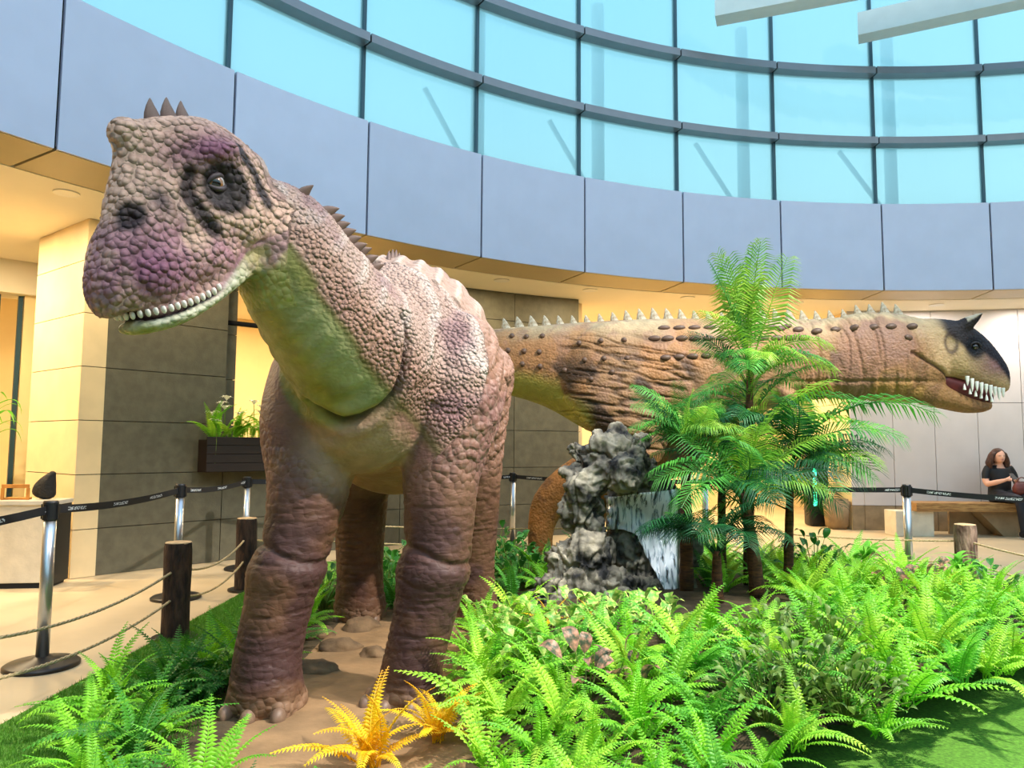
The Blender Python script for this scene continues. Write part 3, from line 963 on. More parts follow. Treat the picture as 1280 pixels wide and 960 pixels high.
# spikes down the crown and neck
M_spike = mat('spike_horn', srgb(112, 88, 78), .6, var=.4, vscale=30)
def spike_mesh(h=1.0, r=.42, bend=.25):
    m = MB()
    prof = [(r * 1.15, -.25), (r, .0), (r * .8, .3), (r * .5, .62), (r * .2, .9), (.02, 1.0)]
    n = 10
    for rr, z in prof:
        for k in range(n):
            a = 2 * PI * k / n
            m.v.append((rr * 1.25 * math.cos(a) - bend * max(z, 0) ** 2, rr * .7 * math.sin(a), z * h))
    for i in range(len(prof) - 1):
        for k in range(n):
            a0, a1 = i * n + k, i * n + (k + 1) % n
            m.f.append((a0, a1, a1 + n, a0 + n))
    m.f.append(tuple((len(prof) - 1) * n + k for k in range(n)))
    return m.mesh('spike', M_spike, True)
SPIKE = spike_mesh()
def put_spike(root, p, up, along, size, me=None):
    """spike standing at p, leaning away from 'along'"""
    z = Vector(up).normalized()
    x = Vector(along); x = (x - z * x.dot(z)).normalized()
    y = z.cross(x)
    o = link(bpy.data.objects.new('spike', me or SPIKE))
    M = Matrix(((x.x, y.x, z.x, p[0]), (x.y, y.y, z.y, p[1]), (x.z, y.z, z.z, p[2]), (0, 0, 0, 1)))
    o.parent = root
    o.matrix_parent_inverse = Matrix.Translation(-root.location)
    o.matrix_basis = M @ Matrix.Scale(size, 4)
    return o
from mathutils.bvhtree import BVHTree
def bvh_of(me):
    n = len(me.polygons)
    vs = [v.co.copy() for v in me.vertices]
    return BVHTree.FromPolygons(vs, [tuple(p.vertices) for p in me.polygons])
bv1 = bvh_of(me1)
def drop(bv, p, d, back=.9):
    """surface point met coming from outside against direction d"""
    d = Vector(d).normalized()
    hit = bv.ray_cast(Vector(p) + d * back, -d)
    return hit[0] if hit[0] is not None else Vector(p)
for s, sz in ((.03, .075), (-.055, .078), (-.13, .068)):
    p = drop(bv1, H(s, 0, .1), hu)
    put_spike(sauropod, p, hu, hf, sz)
nspk = 10
for i in range(nspk):
    t = .19 + .31 * i / (nspk - 1)
    c, tt = neck_frame(np.array([t]))
    u = np.cross(side_ax, -tt[0]); u *= np.sign(u[2]); u /= np.linalg.norm(u)
    u = np.array([.64, .02, .60]); u -= tt[0] * (u @ tt[0]); u /= np.linalg.norm(u)
    p = drop(bv1, c[0], u)
    put_spike(sauropod, p, u, -Vector(tt[0]), .062 - .02 * t)
for i in range(9):
    p = drop(bv1, V(-.73, 4.30 + i * .13, 1.8), (0, 0, 1), 1.2)
    put_spike(sauropod, p, (0, 0, 1), (0, -1, 0), .062 - .004 * abs(i - 2))
# eyes
def eye_mat(name, iris, ring, pupil_r=.33, iris_r=.62):
    m = bpy.data.materials.new(name); m.use_nodes = True
    N, Lk = m.node_tree.nodes, m.node_tree.links
    p = N['Principled BSDF']
    p.inputs['Roughness'].default_value = .04; p.inputs['Coat Weight'].default_value = 1.0
    tc = N.new('ShaderNodeTexCoord'); sp = N.new('ShaderNodeSeparateXYZ'); rp = N.new('ShaderNodeValToRGB')
    Lk.new(tc.outputs['Object'], sp.inputs[0]); Lk.new(sp.outputs['Z'], rp.inputs[0])
    r = rp.color_ramp
    r.elements[0].position, r.elements[0].color = 0.0, (*ring, 1)
    r.elements[1].position, r.elements[1].color = 1.0, (.004, .003, .003, 1)
    for pos, c in ((.70, ring), (.73, iris), (.90, iris), (.925, (.004, .003, .003))):
        e = r.elements.new(pos); e.color = (*c, 1)
    Lk.new(rp.outputs[0], p.inputs['Base Color'])
    return m
M_eye1 = eye_mat('sauropod_eye', srgb(150, 96, 52), srgb(200, 190, 186))
def eye_ball(root, c, r, look, material, name='eye'):
    mb_ = MB(); ball(mb_, (0, 0, 0), 1.0, n=24)
    o = mb_.build(name, material, None, True)
    o.parent = root
    o.matrix_parent_inverse = Matrix.Translation(-root.location)
    o.matrix_basis = Matrix.Translation(c) @ Vector(look).to_track_quat('Z', 'Y').to_matrix().to_4x4() @ Matrix.Scale(r, 4)
    return o
M_lid = mat('eyelid_skin', srgb(70, 56, 58), .55, var=.3, vscale=40)
for sg in (-1, 1):
    q = drop(bv1, H(-.045, sg * .15, .0), hl * sg, .4)
    c = q - hl * (sg * .016)
    look = (hl * sg + hf * .55 - hu * .1).normalized()
    e_ = eye_ball(sauropod, c, .047, look, M_eye1)
    for up_, nm in ((1, 'eyelid'), (-1, 'eyelid')):
        mb_ = MB()
        pts, rad = [], []
        for k in range(11):
            a = PI * k / 10
            d_ = hf * math.cos(a) * .95 + hu * (up_ * math.sin(a) * (.62 if up_ > 0 else .60)) + hl * (sg * (.30 + .48 * math.sin(a)))
            pts.append(c + d_.normalized() * .046); rad.append(.006 + .007 * math.sin(a))
        mb_.tube(pts, rad, 8)
        adopt(mb_.build(nm, M_lid, None, True), sauropod)
# teeth along the upper jaw
M_tooth = mat('tooth_ivory', srgb(232, 220, 206), .35, var=.12, vscale=60)
tm_ = MB(); tm_.lathe([(.30, .5), (.46, .25), (.5, 0), (.42, -.35), (.25, -.55), (.06, -.62)], 8)
TOOTH = tm_.mesh('tooth', M_tooth, True)
mf = [Vector(p) for p in mouth_full]
acc = [0]
for a, b in zip(mf[:-1], mf[1:]): acc.append(acc[-1] + (b - a).length)
def along_mouth(t):
    d = t * acc[-1]
    for i in range(len(mf) - 1):
        if acc[i + 1] >= d:
            return mf[i].lerp(mf[i + 1], (d - acc[i]) / (acc[i + 1] - acc[i]))
    return mf[-1]
NT = 30
for k in range(NT):
    t = .255 + .49 * k / (NT - 1)
    q = along_mouth(t)
    inw = -Vector((max(q.x - .25, 0), q.y, 0)).normalized() * .010
    p = H(q.x + inw.x, q.y + inw.y, q.z + .012)
    o = link(bpy.data.objects.new('tooth', TOOTH))
    o.parent = sauropod; o.matrix_parent_inverse = Matrix.Translation(-sauropod.location)
    o.matrix_basis = Matrix.Translation(p) @ Matrix(((hl.x, hf.x, hu.x, 0), (hl.y, hf.y, hu.y, 0), (hl.z, hf.z, hu.z, 0), (0, 0, 0, 1))) @ Matrix.Diagonal((.0225, .020, .027, 1))
# toe nails
M_nail = mat('toe_nail', srgb(128, 100, 80), .5, var=.3, vscale=30)
for c, r, yaw in FEET:
    fwd = V(math.sin(yaw), -math.cos(yaw), 0); sd = V(math.cos(yaw), math.sin(yaw), 0)
    for k in (-1, 0, 1):
        q = V(c.x, c.y + .05, .04) + fwd * (r * (1.20 - .2 * abs(k))) + sd * (k * r * .70)
        mb_ = MB()
        ball(mb_, (0, 0, 0), .036, .052, .045, n=14)
        o = mb_.build('toe_nail', M_nail, None, True)
        o.parent = sauropod; o.matrix_parent_inverse = Matrix.Translation(-sauropod.location)
        o.matrix_basis = Matrix.Translation(q) @ Matrix.Rotation(yaw, 4, 'Z') @ Matrix.Rotation(.5, 4, 'X')
# ------------------------------------------------------------------ the horned meat-eating dinosaur behind
def S2(x, yt, yb, d, wr=.8, pw=2.1):
    c = at(x, (yt + yb) / 2, d)
    r = (yb - yt) / 2 * d / F_PX
    return (c, r * wr, r, pw)
d2 = MB()
loft(d2, dense([S2(390, 448, 454, 8.5), S2(450, 440, 460, 8.35), S2(530, 424, 472, 8.15), S2(610, 412, 488, 7.9), S2(680, 406, 508, 7.75), S2(750, 401, 545, 7.65, .78), S2(820, 398, 548, 7.6, .78), S2(900, 398, 535, 7.55, .78), S2(975, 399, 507, 7.45, .8),
                S2(1035, 397, 500, 7.38, .75), S2(1085, 389, 502, 7.32, .72), S2(1125, 392, 504, 7.28, .70), S2(1158, 400, 494, 7.25, .66)]), side=(0, 1, 0), n=40, up=(0, 0, 1))
# skull and lower jaw
DH = 7.22
loft(d2, dense([S2(1140, 398, 474, DH, .62, 2.4), S2(1165, 398, 472, DH, .66, 2.5), S2(1187, 400, 474, DH, .68, 2.6), S2(1207, 406, 479, DH, .62, 2.6), S2(1226, 419, 484, DH, .58, 2.6), S2(1240, 434, 488, DH, .60, 2.6), S2(1252, 450, 491, DH, .6, 2.6)], 3), side=(0, 1, 0), n=32, up=(0, 0, 1))
loft(d2, dense([S2(1128, 446, 503, DH + .02, .75), S2(1150, 460, 506, DH, .95, 2.3), S2(1178, 481, 511, DH, 1.25, 2.3), S2(1203, 494, 516, DH, 1.4, 2.3), S2(1224, 501, 516, DH, 1.6, 2.3), S2(1235, 502, 513, DH, 1.5)], 3), side=(0, 1, 0), n=28, up=(0, 0, 1))
for dy in (-.10, .10):      # brow horns
    loft(d2, dense([(at(1196, 414, DH + dy), .075, .085), (at(1208, 405, DH + dy * 1.35), .06, .07), (at(1219, 398, DH + dy * 1.8), .04, .045), (at(1228, 391, DH + dy * 2.2), .012, .012)], 3), side=(0, 1, 0), n=16)
    ball(d2, at(1207, 431, DH + dy * 1.55), .10, .035, .09)
# legs
def leg2(dx, dd):
    loft(d2, dense([(at(748 + dx, 430, 7.45 + dd), .22, .40), (at(768 + dx, 468, 7.38 + dd), .26, .56), (at(788 + dx, 515, 7.34 + dd), .24, .46), (at(802 + dx, 552, 7.34 + dd), .19, .27), (at(796 + dx, 575, 7.34 + dd), .16, .19)]), side=(0, 1, 0), n=28)
    loft(d2, dense([(at(800 + dx, 568, 7.34 + dd), .17, .19), (at(760 + dx, 580, 7.36 + dd), .17, .21), (at(715 + dx, 602, 7.38 + dd), .14, .19), (at(686 + dx, 630, 7.4 + dd), .12, .17), (at(676 + dx, 662, 7.4 + dd), .11, .13), (at(676 + dx, 695, 7.4 + dd), .11, .12)]), side=(0, 1, 0), n=24)
    f = at(678 + dx, 700, 7.4 + dd)
    for k in (-1, 0, 1):
        loft(d2, dense([(V(f.x - .02, f.y, .12), .09, .10), (V(f.x + .16, f.y + k * .10, .08), .07, .075), (V(f.x + .36 - .06 * abs(k), f.y + k * .18, .05), .05, .05)], 3), side=(0, 1, 0), n=14)
leg2(0, 0); leg2(60, .62)
# small arms
for dd in (-.30, .28):
    a0 = at(985, 492, 7.42 + dd)
    loft(d2, dense([(a0, .08, .09), (a0 + V(.03, dd * .1, -.16), .055, .06), (a0 + V(.12, dd * .1, -.24), .04, .045), (a0 + V(.17, dd * .1, -.28), .03, .03)], 3), side=(0, 1, 0), n=12)
me2 = fuse(d2, .021, 4, 1)
co, no = get_co(me2), get_no(me2)
# photograph-plane coordinates at the animal's own distance, used only to lay out folds and pigment on it
u2 = 640 + F_PX * co[:, 0] / co[:, 1]
zr = co[:, 2]
Zat = lambda y, d: CAM_H + (558 - y) * d / F_PX
xx, yy, zz = co.T
x_of = lambda px, d=7.4: (px - 640) * d / F_PX
disp = np.zeros(len(co))
near = yy < 7.75
nA, nB = vnoise(co, 3.0, 105, 3), vnoise(co, 9.0, 107, 3)
# thigh outline crease
th_front = [at(845, 420, 7.25), at(858, 455, 7.2), at(880, 500, 7.2), at(890, 530, 7.2)]
dt, _ = poly_dist(co, th_front)
disp -= .035 * np.exp(-(dt / .05) ** 2)
th_back = [at(700, 430, 7.3), at(690, 470, 7.3), at(715, 520, 7.3), at(750, 555, 7.3)]
db, _ = poly_dist(co, th_back)
disp -= .03 * np.exp(-(db / .05) ** 2)
# thigh wrinkles
thm = sstep(x_of(690), x_of(715), xx) * sstep(x_of(880), x_of(850), xx) * sstep(2.55, 2.3, zz) * sstep(1.0, 1.2, zz) * near
wr = vnoise(np.stack([xx * 2.0, yy * 2.0, zz * 17 + xx * 3.0], 1) + .4 * vnoise(co, 5, 111)[:, None], 1.0, 113, 2)
disp -= thm * .020 * sstep(.10, 0, np.abs(wr - .5))
# neck wrinkles: upright folds
nkm = sstep(x_of(960), x_of(1000), xx) * sstep(x_of(1150), x_of(1130), xx)
wv = vnoise(np.stack([xx * 13 + zz * 1.5, yy * 2, zz * 1.6], 1) + .3 * vnoise(co, 5, 121)[:, None], 1.0, 123, 2)
disp -= nkm * .016 * sstep(.10, 0, np.abs(wv - .5))
# throat crease
disp -= nkm * .014 * np.exp(-((zz - Zat(478, 7.35)) / .018) ** 2)
# face: eye socket, hollow in front of the horn, lip line
for sg in (-1, 1):
    e = at(1206, 437, DH); e.y = DH + sg * .27
    d_ = np.sqrt(((xx - e.x) / .075) ** 2 + ((yy - e.y) / .16) ** 2 + ((zz - e.z) / .085) ** 2)
    disp -= .035 * np.exp(-d_ ** 2)
    e = at(1175, 430, DH); e.y = DH + sg * .27
    d_ = np.sqrt(((xx - e.x) / .05) ** 2 + ((yy - e.y) / .16) ** 2 + ((zz - e.z) / .08) ** 2)
    disp -= .03 * np.exp(-d_ ** 2)
lip = np.interp(xx, [x_of(p, DH) for p in (1130, 1143, 1165, 1190, 1210, 1240, 1256)], [Zat(y + 2, DH) for y in (440, 448, 460, 476, 485, 493, 493)])
hm = (xx > x_of(1125, DH)) & (yy < 7.7)
disp -= hm * .03 * np.exp(-((zz - lip) / .022) ** 2)
sm1, sm2, smr = cells(co, 40, 131, xx > x_of(1120))
disp += hm * .003 * (sstep(0, .3, sm2 - sm1) - .6)
co1 = co + no * disp[:, None]
co1[:, 2] = np.maximum(co1[:, 2], 0)
# pigment
c2 = np.tile(np.array(srgb(142, 108, 76)), (len(co), 1))
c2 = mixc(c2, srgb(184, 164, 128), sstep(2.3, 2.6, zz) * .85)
c2 = mixc(c2, srgb(168, 118, 74), sstep(.42, .62, nA) * .6)
c2 = mixc(c2, srgb(146, 112, 96), sstep(.5, .64, nB) * .4)
c2 = mixc(c2, srgb(40, 32, 28), thm * sstep(.46, .56, vnoise(np.stack([xx * 3.4 + zz * 2.6, yy * 2, zz * 1.2 - xx], 1), 1.0, 141, 2)) * sstep(2.35, 2.05, zz) * .85)
c2 = mixc(c2, srgb(50, 38, 30), thm * sstep(.07, 0, np.abs(wr - .5)) * .7)
tailm = sstep(x_of(730, 7.6), x_of(690, 7.6), xx)
c2 = mixc(c2, srgb(50, 42, 36), tailm * sstep(.55, .64, vnoise(np.stack([xx * 5 + zz * 4, yy, zz * 2], 1), 1.0, 151, 2)) * sstep(2.3, 2.1, zz) * .8)
und = sstep(-.10, -.45, no[:, 2]) * sstep(x_of(745), x_of(725), xx) * (zz > 1.25)
c2 = mixc(c2, srgb(168, 158, 72), und * .9)
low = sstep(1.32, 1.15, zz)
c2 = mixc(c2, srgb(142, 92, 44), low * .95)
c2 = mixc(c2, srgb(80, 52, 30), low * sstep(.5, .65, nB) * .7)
c2 = mixc(c2, srgb(150, 116, 64), nkm * sstep(Zat(470, 7.35), Zat(485, 7.35), zz) * .8)
c2 = mixc(c2, srgb(116, 90, 84), nkm * sstep(.46, .62, nA) * .6)
c2 = mixc(c2, srgb(50, 40, 36), nkm * np.exp(-((xx - x_of(1020)) / .12) ** 2 - ((zz - Zat(450, 7.4)) / .12) ** 2) * sstep(.35, .55, nB) * .7)
hb = hm & (zz > lip)
hmw = sstep(x_of(1130, DH), x_of(1175, DH), xx + .12 * (nB - .5))
c2 = mixc(c2, srgb(196, 164, 120), hb * hmw * .8)
c2 = mixc(c2, srgb(126, 82, 96), hb * sstep(x_of(1195, DH), x_of(1240, DH), xx) * sstep(Zat(480, DH), Zat(455, DH), zz) * .8)
topline = np.interp(xx, [x_of(p, DH) for p in (1165, 1185, 1200, 1220, 1240, 1258)], [Zat(y, DH) for y in (408, 425, 440, 440, 455, 475)])
c2 = mixc(c2, srgb(30, 26, 34), hb * sstep(-.03, .05, zz - topline + .04 * (nB - .5)) * sstep(x_of(1160, DH), x_of(1180, DH), xx) * .97)
for sg in (-1, 1):
    e = at(1206, 437, DH)
    d_ = np.sqrt(((xx - e.x) / .10) ** 2 + ((zz - e.z) / .11) ** 2)
    c2 = mixc(c2, srgb(20, 18, 24), hb * np.exp(-d_ ** 4) * .95)
e = at(1175, 432, DH)
d_ = np.sqrt(((xx - e.x) / .055) ** 2 + ((zz - e.z) / .09) ** 2)
c2 = mixc(c2, srgb(60, 44, 44), hb * np.exp(-(d_ - 1.0) ** 2 / .10) * sstep(.3, .5, nB) * .75)
jb = hm & (zz <= lip)
c2 = mixc(c2, srgb(140, 104, 64), jb * hmw * .85)
c2 = mixc(c2, srgb(112, 82, 56), jb * sstep(.48, .6, nB) * .6)
c2 = mixc(c2, srgb(40, 14, 14), hm * np.exp(-((zz - lip) / .03) ** 2) * sstep(x_of(1180, DH), x_of(1192, DH), xx) * .95)
c2 = mixc(c2, srgb(60, 36, 28), hm * np.exp(-((zz - lip) / .014) ** 2) * .85)
hornm = (zz > Zat(403, DH)) & (xx > x_of(1200, DH))
c2 = mixc(c2, srgb(196, 180, 156), hornm * sstep(-.1, .3, no[:, 2]) * .9)
set_co(me2, co1)
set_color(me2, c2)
set_value(me2, np.full(len(co), .35), 'scaly')
set_value(me2, np.full(len(co), 42.), 'scalefreq')
me2.materials.clear()
me2.materials.append(skin_mat('carnivore_skin', 42, .7, .55, wr_scale=7, wr=.5, stretch=(1.3, 1, 2.6)))
me2.shade_smooth()
carnivore = empty('horned_dinosaur', (.9, 7.5, 0), 0, 'tan horned dinosaur model with open toothed jaws and spiny back behind the palms', 'dinosaur')
me2.name = 'body'
adopt(link(bpy.data.objects.new('body', me2)), carnivore)
bv2 = bvh_of(me2)
M_spike2 = mat('dorsal_spine', srgb(206, 196, 172), .6, col2=srgb(150, 130, 100), vscale=4)
SPIKE2 = spike_mesh(1.0, .36, .12).copy(); SPIKE2.materials.clear(); SPIKE2.materials.append(M_spike2)
for px in range(632, 1128, 17):
    if 1030 < px < 1075 and px % 2: pass
    d0 = np.interp(px, [610, 750, 900, 1035, 1125], [7.9, 7.65, 7.55, 7.38, 7.28])
    p = drop(bv2, at(px, 450, d0), (0, 0, 1), 1.2)
    put_spike(carnivore, p, (-.12, 0, 1), (1, 0, 0), .105 + .02 * math.sin(px * .7), SPIKE2)
# osteoderms: dark flat studs on the flank
M_osteo = mat('osteoderm', srgb(62, 46, 38), .5, col2=srgb(110, 84, 66), vscale=25)
om = MB(); ball(om, (0, 0, 0), 1, 1, 1, n=12)
OST = om.mesh('osteoderm', M_osteo, True)
studs = []
for i, px in enumerate(range(830, 1000, 19)): studs.append((px, 410 - .008 * (px - 830), 8, 2.6))
for i, px in enumerate(range(818, 1015, 17)): studs.append((px, 423 - .004 * (px - 830), 8, 3))
for i, px in enumerate(range(832, 905, 17)): studs.append((px, 447 - .05 * (px - 832), 7, 3))
for px, py in ((952, 409), (975, 411), (998, 412), (1021, 414), (1045, 412), (1067, 410), (1091, 409), (1114, 408), (1140, 408), (1136, 422)): studs.append((px, py, 7, 3.2))
for px, py in ((724, 429), (751, 426), (780, 425), (731, 450), (755, 448), (784, 448), (706, 463), (765, 465), (739, 474), (640, 420), (658, 421), (678, 420), (635, 438), (655, 439), (674, 440), (634, 453), (653, 455), (675, 458)): studs.append((px, py, 3.6, 2.8))
for px, py, a, b in studs:
    r = px_ray(px, py)
    hit = bv2.ray_cast(Vector((0, 0, CAM_H)), r)
    if hit[0] is None: continue
    o = link(bpy.data.objects.new('osteoderm', OST))
    o.parent = carnivore; o.matrix_parent_inverse = Matrix.Translation(-carnivore.location)
    z = hit[1].normalized(); x = Vector((1, 0, .05)); x = (x - z * x.dot(z)).normalized(); y = z.cross(x)
    k = hit[0].y / F_PX
    o.matrix_basis = Matrix.Translation(hit[0]) @ Matrix(((x.x, y.x, z.x, 0), (x.y, y.y, z.y, 0), (x.z, y.z, z.z, 0), (0, 0, 0, 1))) @ Matrix.Diagonal((a * k, b * k * 1.35, .028, 1))
# eyes and teeth
M_eye2 = eye_mat('carnivore_eye', srgb(60, 40, 24), srgb(30, 24, 24))
for sg in (-1, 1):
    e = at(1207, 436, DH); e.y = DH
    q = drop(bv2, e, (0, sg, 0), .6)
    eye_ball(carnivore, q - V(0, sg * .012, 0), .034, (0.3, sg, 0), M_eye2)
    if sg < 0:
        mb_ = MB()
        mb_.tube([q + V(.05 * math.cos(a), -.012 * math.sin(a), .040 * math.sin(a)) for a in np.linspace(-.3, PI + .3, 12)], .011, 8)
        adopt(mb_.build('eyelid', mat('carnivore_lid', srgb(34, 28, 32), .5), None, True), carnivore)
ml = MB()
loft(ml, dense([S2(1150, 452, 478, DH, .8), S2(1180, 466, 492, DH, .9), S2(1205, 474, 502, DH, .8), S2(1226, 482, 506, DH, .75), S2(1236, 486, 506, DH, .6)], 3), side=(0, 1, 0), n=20, up=(0, 0, 1))
adopt(ml.build('mouth_lining', mat('mouth_red', srgb(92, 30, 28), .45, var=.4, vscale=14), None, True), carnivore)
def tooth2(p, L, r, up):
    o = link(bpy.data.objects.new('tooth', TOOTH2))
    o.parent = carnivore; o.matrix_parent_inverse = Matrix.Translation(-carnivore.location)
    o.matrix_basis = Matrix.Translation(p) @ Matrix.Rotation(0 if up else PI, 4, 'Y') @ Matrix.Diagonal((r, r, L, 1))
t2 = MB(); t2.lathe([(.5, .1), (.5, 0), (.42, -.4), (.25, -.75), (.05, -1.0)], 8)
TOOTH2 = t2.mesh('tooth', mat('tooth_white', srgb(244, 240, 230), .3), True)
for sg in (-1, 1):
    for k, px in enumerate(np.linspace(1197, 1247, 9) if sg < 0 else np.linspace(1204, 1244, 4)):
        hw = np.interp(px, [1196, 1226, 1248], [.185, .15, .10])
        yl = np.interp(px, [1196, 1210, 1240, 1250], [476, 483, 490, 490])
        p = at(px, yl - 3, DH); p.y = DH + sg * hw
        p.x = (px - 640) * DH / F_PX
        tooth2(p, .085 + .03 * (k % 2), .036, True)
    for k, px in enumerate(np.linspace(1195, 1231, 6)):
        hw = np.interp(px, [1196, 1226, 1248], [.16, .13, .09])
        yl = np.interp(px, [1192, 1203, 1224, 1236], [486, 494, 501, 504])
        p = at(px, yl, DH); p.y = DH + sg * hw
        p.x = (px - 640) * DH / F_PX
        tooth2(p, .055, .028, False)
# ------------------------------------------------------------------ display bed: turf, sandy path, rocks
XL, XR_, YB = -2.40, 4.15, 8.6
M_turf = mat('artificial_turf', srgb(104, 158, 48), 0.9, var=.45, vscale=60, bump=.6, bscale=220)
M_sand = mat('sand', srgb(150, 118, 82), 0.9, var=.35, vscale=5, bump=.5, bscale=14)
M_soil = mat('dark_soil', srgb(78, 64, 42), 0.95, var=.4, vscale=9, bump=.5, bscale=20)
tb = MB()
tb.box(XL, XR_, 1.2, YB, 0.0, 0.014)
turf = tag(tb.build('turf_carpet', M_turf), kind='structure')
# turf pile: short blades along the bare left strip and front corner
def tuft_field(name, x0, x1, y0, y1, n, seed):
    r = np.random.default_rng(seed)
    px_, py_ = r.uniform(x0, x1, n), r.uniform(y0, y1, n)
    a = r.uniform(0, 2 * PI, n); hgt = r.uniform(.014, .03, n); w = .0022
    le = r.normal(0, .008, (n, 2))
    v = np.empty((n, 3, 3))
    v[:, 0] = np.stack([px_ - w * np.cos(a), py_ - w * np.sin(a), np.full(n, .012)], 1)
    v[:, 1] = np.stack([px_ + w * np.cos(a), py_ + w * np.sin(a), np.full(n, .012)], 1)
    v[:, 2] = np.stack([px_ + le[:, 0], py_ + le[:, 1], .012 + hgt], 1)
    me = bpy.data.meshes.new(name)
    me.vertices.add(n * 3); me.vertices.foreach_set('co', v.astype(np.float32).ravel())
    me.loops.add(n * 3); me.loops.foreach_set('vertex_index', np.arange(n * 3, dtype=np.int32))
    me.polygons.add(n); me.polygons.foreach_set('loop_start', np.arange(0, n * 3, 3, dtype=np.int32))
    me.update(); me.validate()
    me.materials.append(mat('turf_blade', srgb(92, 150, 40), .7, trans=.3, var=.3, vscale=40))
    o = link(bpy.data.objects.new(name, me))
    return tag(o, 'short artificial grass blades along the edge of the fern bed', 'grass', kind='stuff')
tuft_field('turf_grass', XL + .01, -1.42, 2.6, 6.9, 60000, 4)
# mounded soil under the ferns (heightfield), flat near the sandy path
def mound_z(x, y):
    cx = (x - 1.6) / 2.6; cy = (y - 5.0) / 2.6
    m = .30 * np.exp(-(cx ** 2 + cy ** 2))
    return m
gx, gy = np.meshgrid(np.linspace(-1.75, XR_ - .1, 60), np.linspace(1.5, 7.9, 66))
X, Y = gx.ravel(), gy.ravel()
edge = np.minimum.reduce([X + 1.75, (XR_ - .1) - X, Y - 1.5, 7.9 - Y])
pn = np.stack([X, Y, 0 * X], 1)
Z = .016 + sstep(0, .5, edge) * (mound_z(X, Y) * sstep(-.9, .6, X) + .05 * (vnoise(pn, 2.5, 201, 3) - .35))
sandm = np.exp(-(((X + .72) / .62) ** 2) ** 2) * sstep(2.6, 3.2, Y) * sstep(6.4, 5.6, Y)
Z = np.maximum(Z * (1 - sandm) + sandm * (.022 + .05 * vnoise(pn, 3.5, 211, 3) * 0.6), .015)
def bed_height(x, y):
    e = min(x + 1.75, XR_ - .1 - x, y - 1.5, 7.9 - y)
    if e < 0: return .014
    i = int(round((x + 1.75) / ((XR_ - .1 + 1.75) / 59))); j = int(round((y - 1.5) / (6.4 / 65)))
    return float(Z[min(max(j, 0), 65) * 60 + min(max(i, 0), 59)])
fs = [(j * 60 + i, j * 60 + i + 1, (j + 1) * 60 + i + 1, (j + 1) * 60 + i) for j in range(65) for i in range(59)]
soil = mesh_object('bed_soil', np.stack([X, Y, Z], 1), [f for f in fs if sandm[f[0]] < .5 and (X[f[0]] - 1.66) * .65 - (Y[f[0]] - 3.05) * .94 < -.3], M_soil)
tag(soil, kind='structure'); soil.name = 'ground_soil'
sand = mesh_object('ground_sand', np.stack([X, Y, Z], 1), [f for f in fs if sandm[f[0]] >= .5], M_sand)
tag(sand, kind='structure')
# flat sandy boulders on the path
M_srock = mat('sandstone', srgb(132, 104, 74), 0.9, col2=srgb(84, 66, 48), vscale=6, bump=.6, bscale=18)
def boulder(name, c, r, seed, material, label, cat='rock', group=None, n=3, rough=.35):
    bm = bmesh.new()
    bmesh.ops.create_icosphere(bm, subdivisions=n, radius=1.0)
    for v in bm.verts:
        p = v.co * 1.4 + Vector((seed * 3.1, seed * 1.7, 0))
        k = 1 + rough * (mnoise.noise(p) + .5 * mnoise.noise(p * 2.3) + .25 * mnoise.noise(p * 5))
        v.co = Vector((v.co.x * r[0], v.co.y * r[1], v.co.z * r[2])) * k
    o = MB().bm(bm).build(name, material, None, True)
    o.location = c
    return tag(o, label, cat, group)
for i_, (px, py, r) in enumerate(((425, 818, (.13, .10, .07)), (388, 845, (.16, .10, .06)), (452, 790, (.13, .14, .07)), (392, 800, (.14, .13, .06)), (468, 826, (.09, .09, .05)))):
    p = on_floor(px, py)
    boulder('flat_stone', (p.x, p.y, .03), r, i_ + 1, M_srock, 'flat sandy stone set in the path between the long-necked dinosaur\'s legs', 'stone', 'flat stones on the sandy path')

# ------------------------------------------------------------------ the rock with the little waterfall
M_rock = mat('grey_rock', srgb(150, 142, 122), 0.75, col2=srgb(26, 26, 26), vscale=7.0, bump=.9, bscale=16)
RK = MB()
def rk(px, py, d, r, rz=None): ball(RK, at(px, py, d), r, r * .9, rz or r, n=14)
for px, py, d, r in ((775, 575, 5.65, .20), (740, 590, 5.7, .17), (728, 640, 5.7, .18), (735, 690, 5.65, .20), (720, 735, 5.6, .22), (695, 755, 5.55, .15), (760, 745, 5.55, .20), (800, 600, 5.85, .20), (830, 630, 5.9, .17), (845, 690, 5.95, .2), (800, 770, 5.6, .18),
                     (770, 545, 5.7, .075), (718, 562, 5.7, .07), (800, 553, 5.8, .09), (712, 590, 5.7, .06), (842, 730, 5.75, .17), (855, 760, 5.65, .15), (740, 770, 5.5, .14), (690, 775, 5.5, .14), (705, 700, 5.6, .12), (682, 740, 5.55, .12), (672, 770, 5.5, .10), (730, 610, 5.6, .14), (780, 590, 5.55, .16), (752, 560, 5.65, .12), (800, 690, 6.05, .28), (790, 640, 6.05, .22), (800, 740, 6.0, .28)):
    rk(px, py, d, r)
RK.box(*[v for a in ((at(728, 700, 6).x, at(846, 700, 6).x), (5.6, 6.3), (0, .35)) for v in a])
mr_ = fuse(RK, .026, 2, 1)
rc, rn = get_co(mr_), get_no(mr_)
n_ = vnoise(rc, 6, 301, 4)
q1, q2, qv = cells(rc * np.array([1, 1, .6]) + .12 * vnoise(rc, 5, 311)[:, None], 4.0, 321)
rid = np.abs(vnoise(rc * np.array([1, 1, .45]), 6, 331, 4) - .5)
rc2 = rc + rn * (.13 * (n_ - .5) - .10 * rid * 2 - .05 * sstep(.06, 0, rid) + .05 * (sstep(0, .10, q2 - q1) - .6) + .05 * (.5 - np.abs(vnoise(rc, 16, 341, 3) - .5) * 2))[:, None]
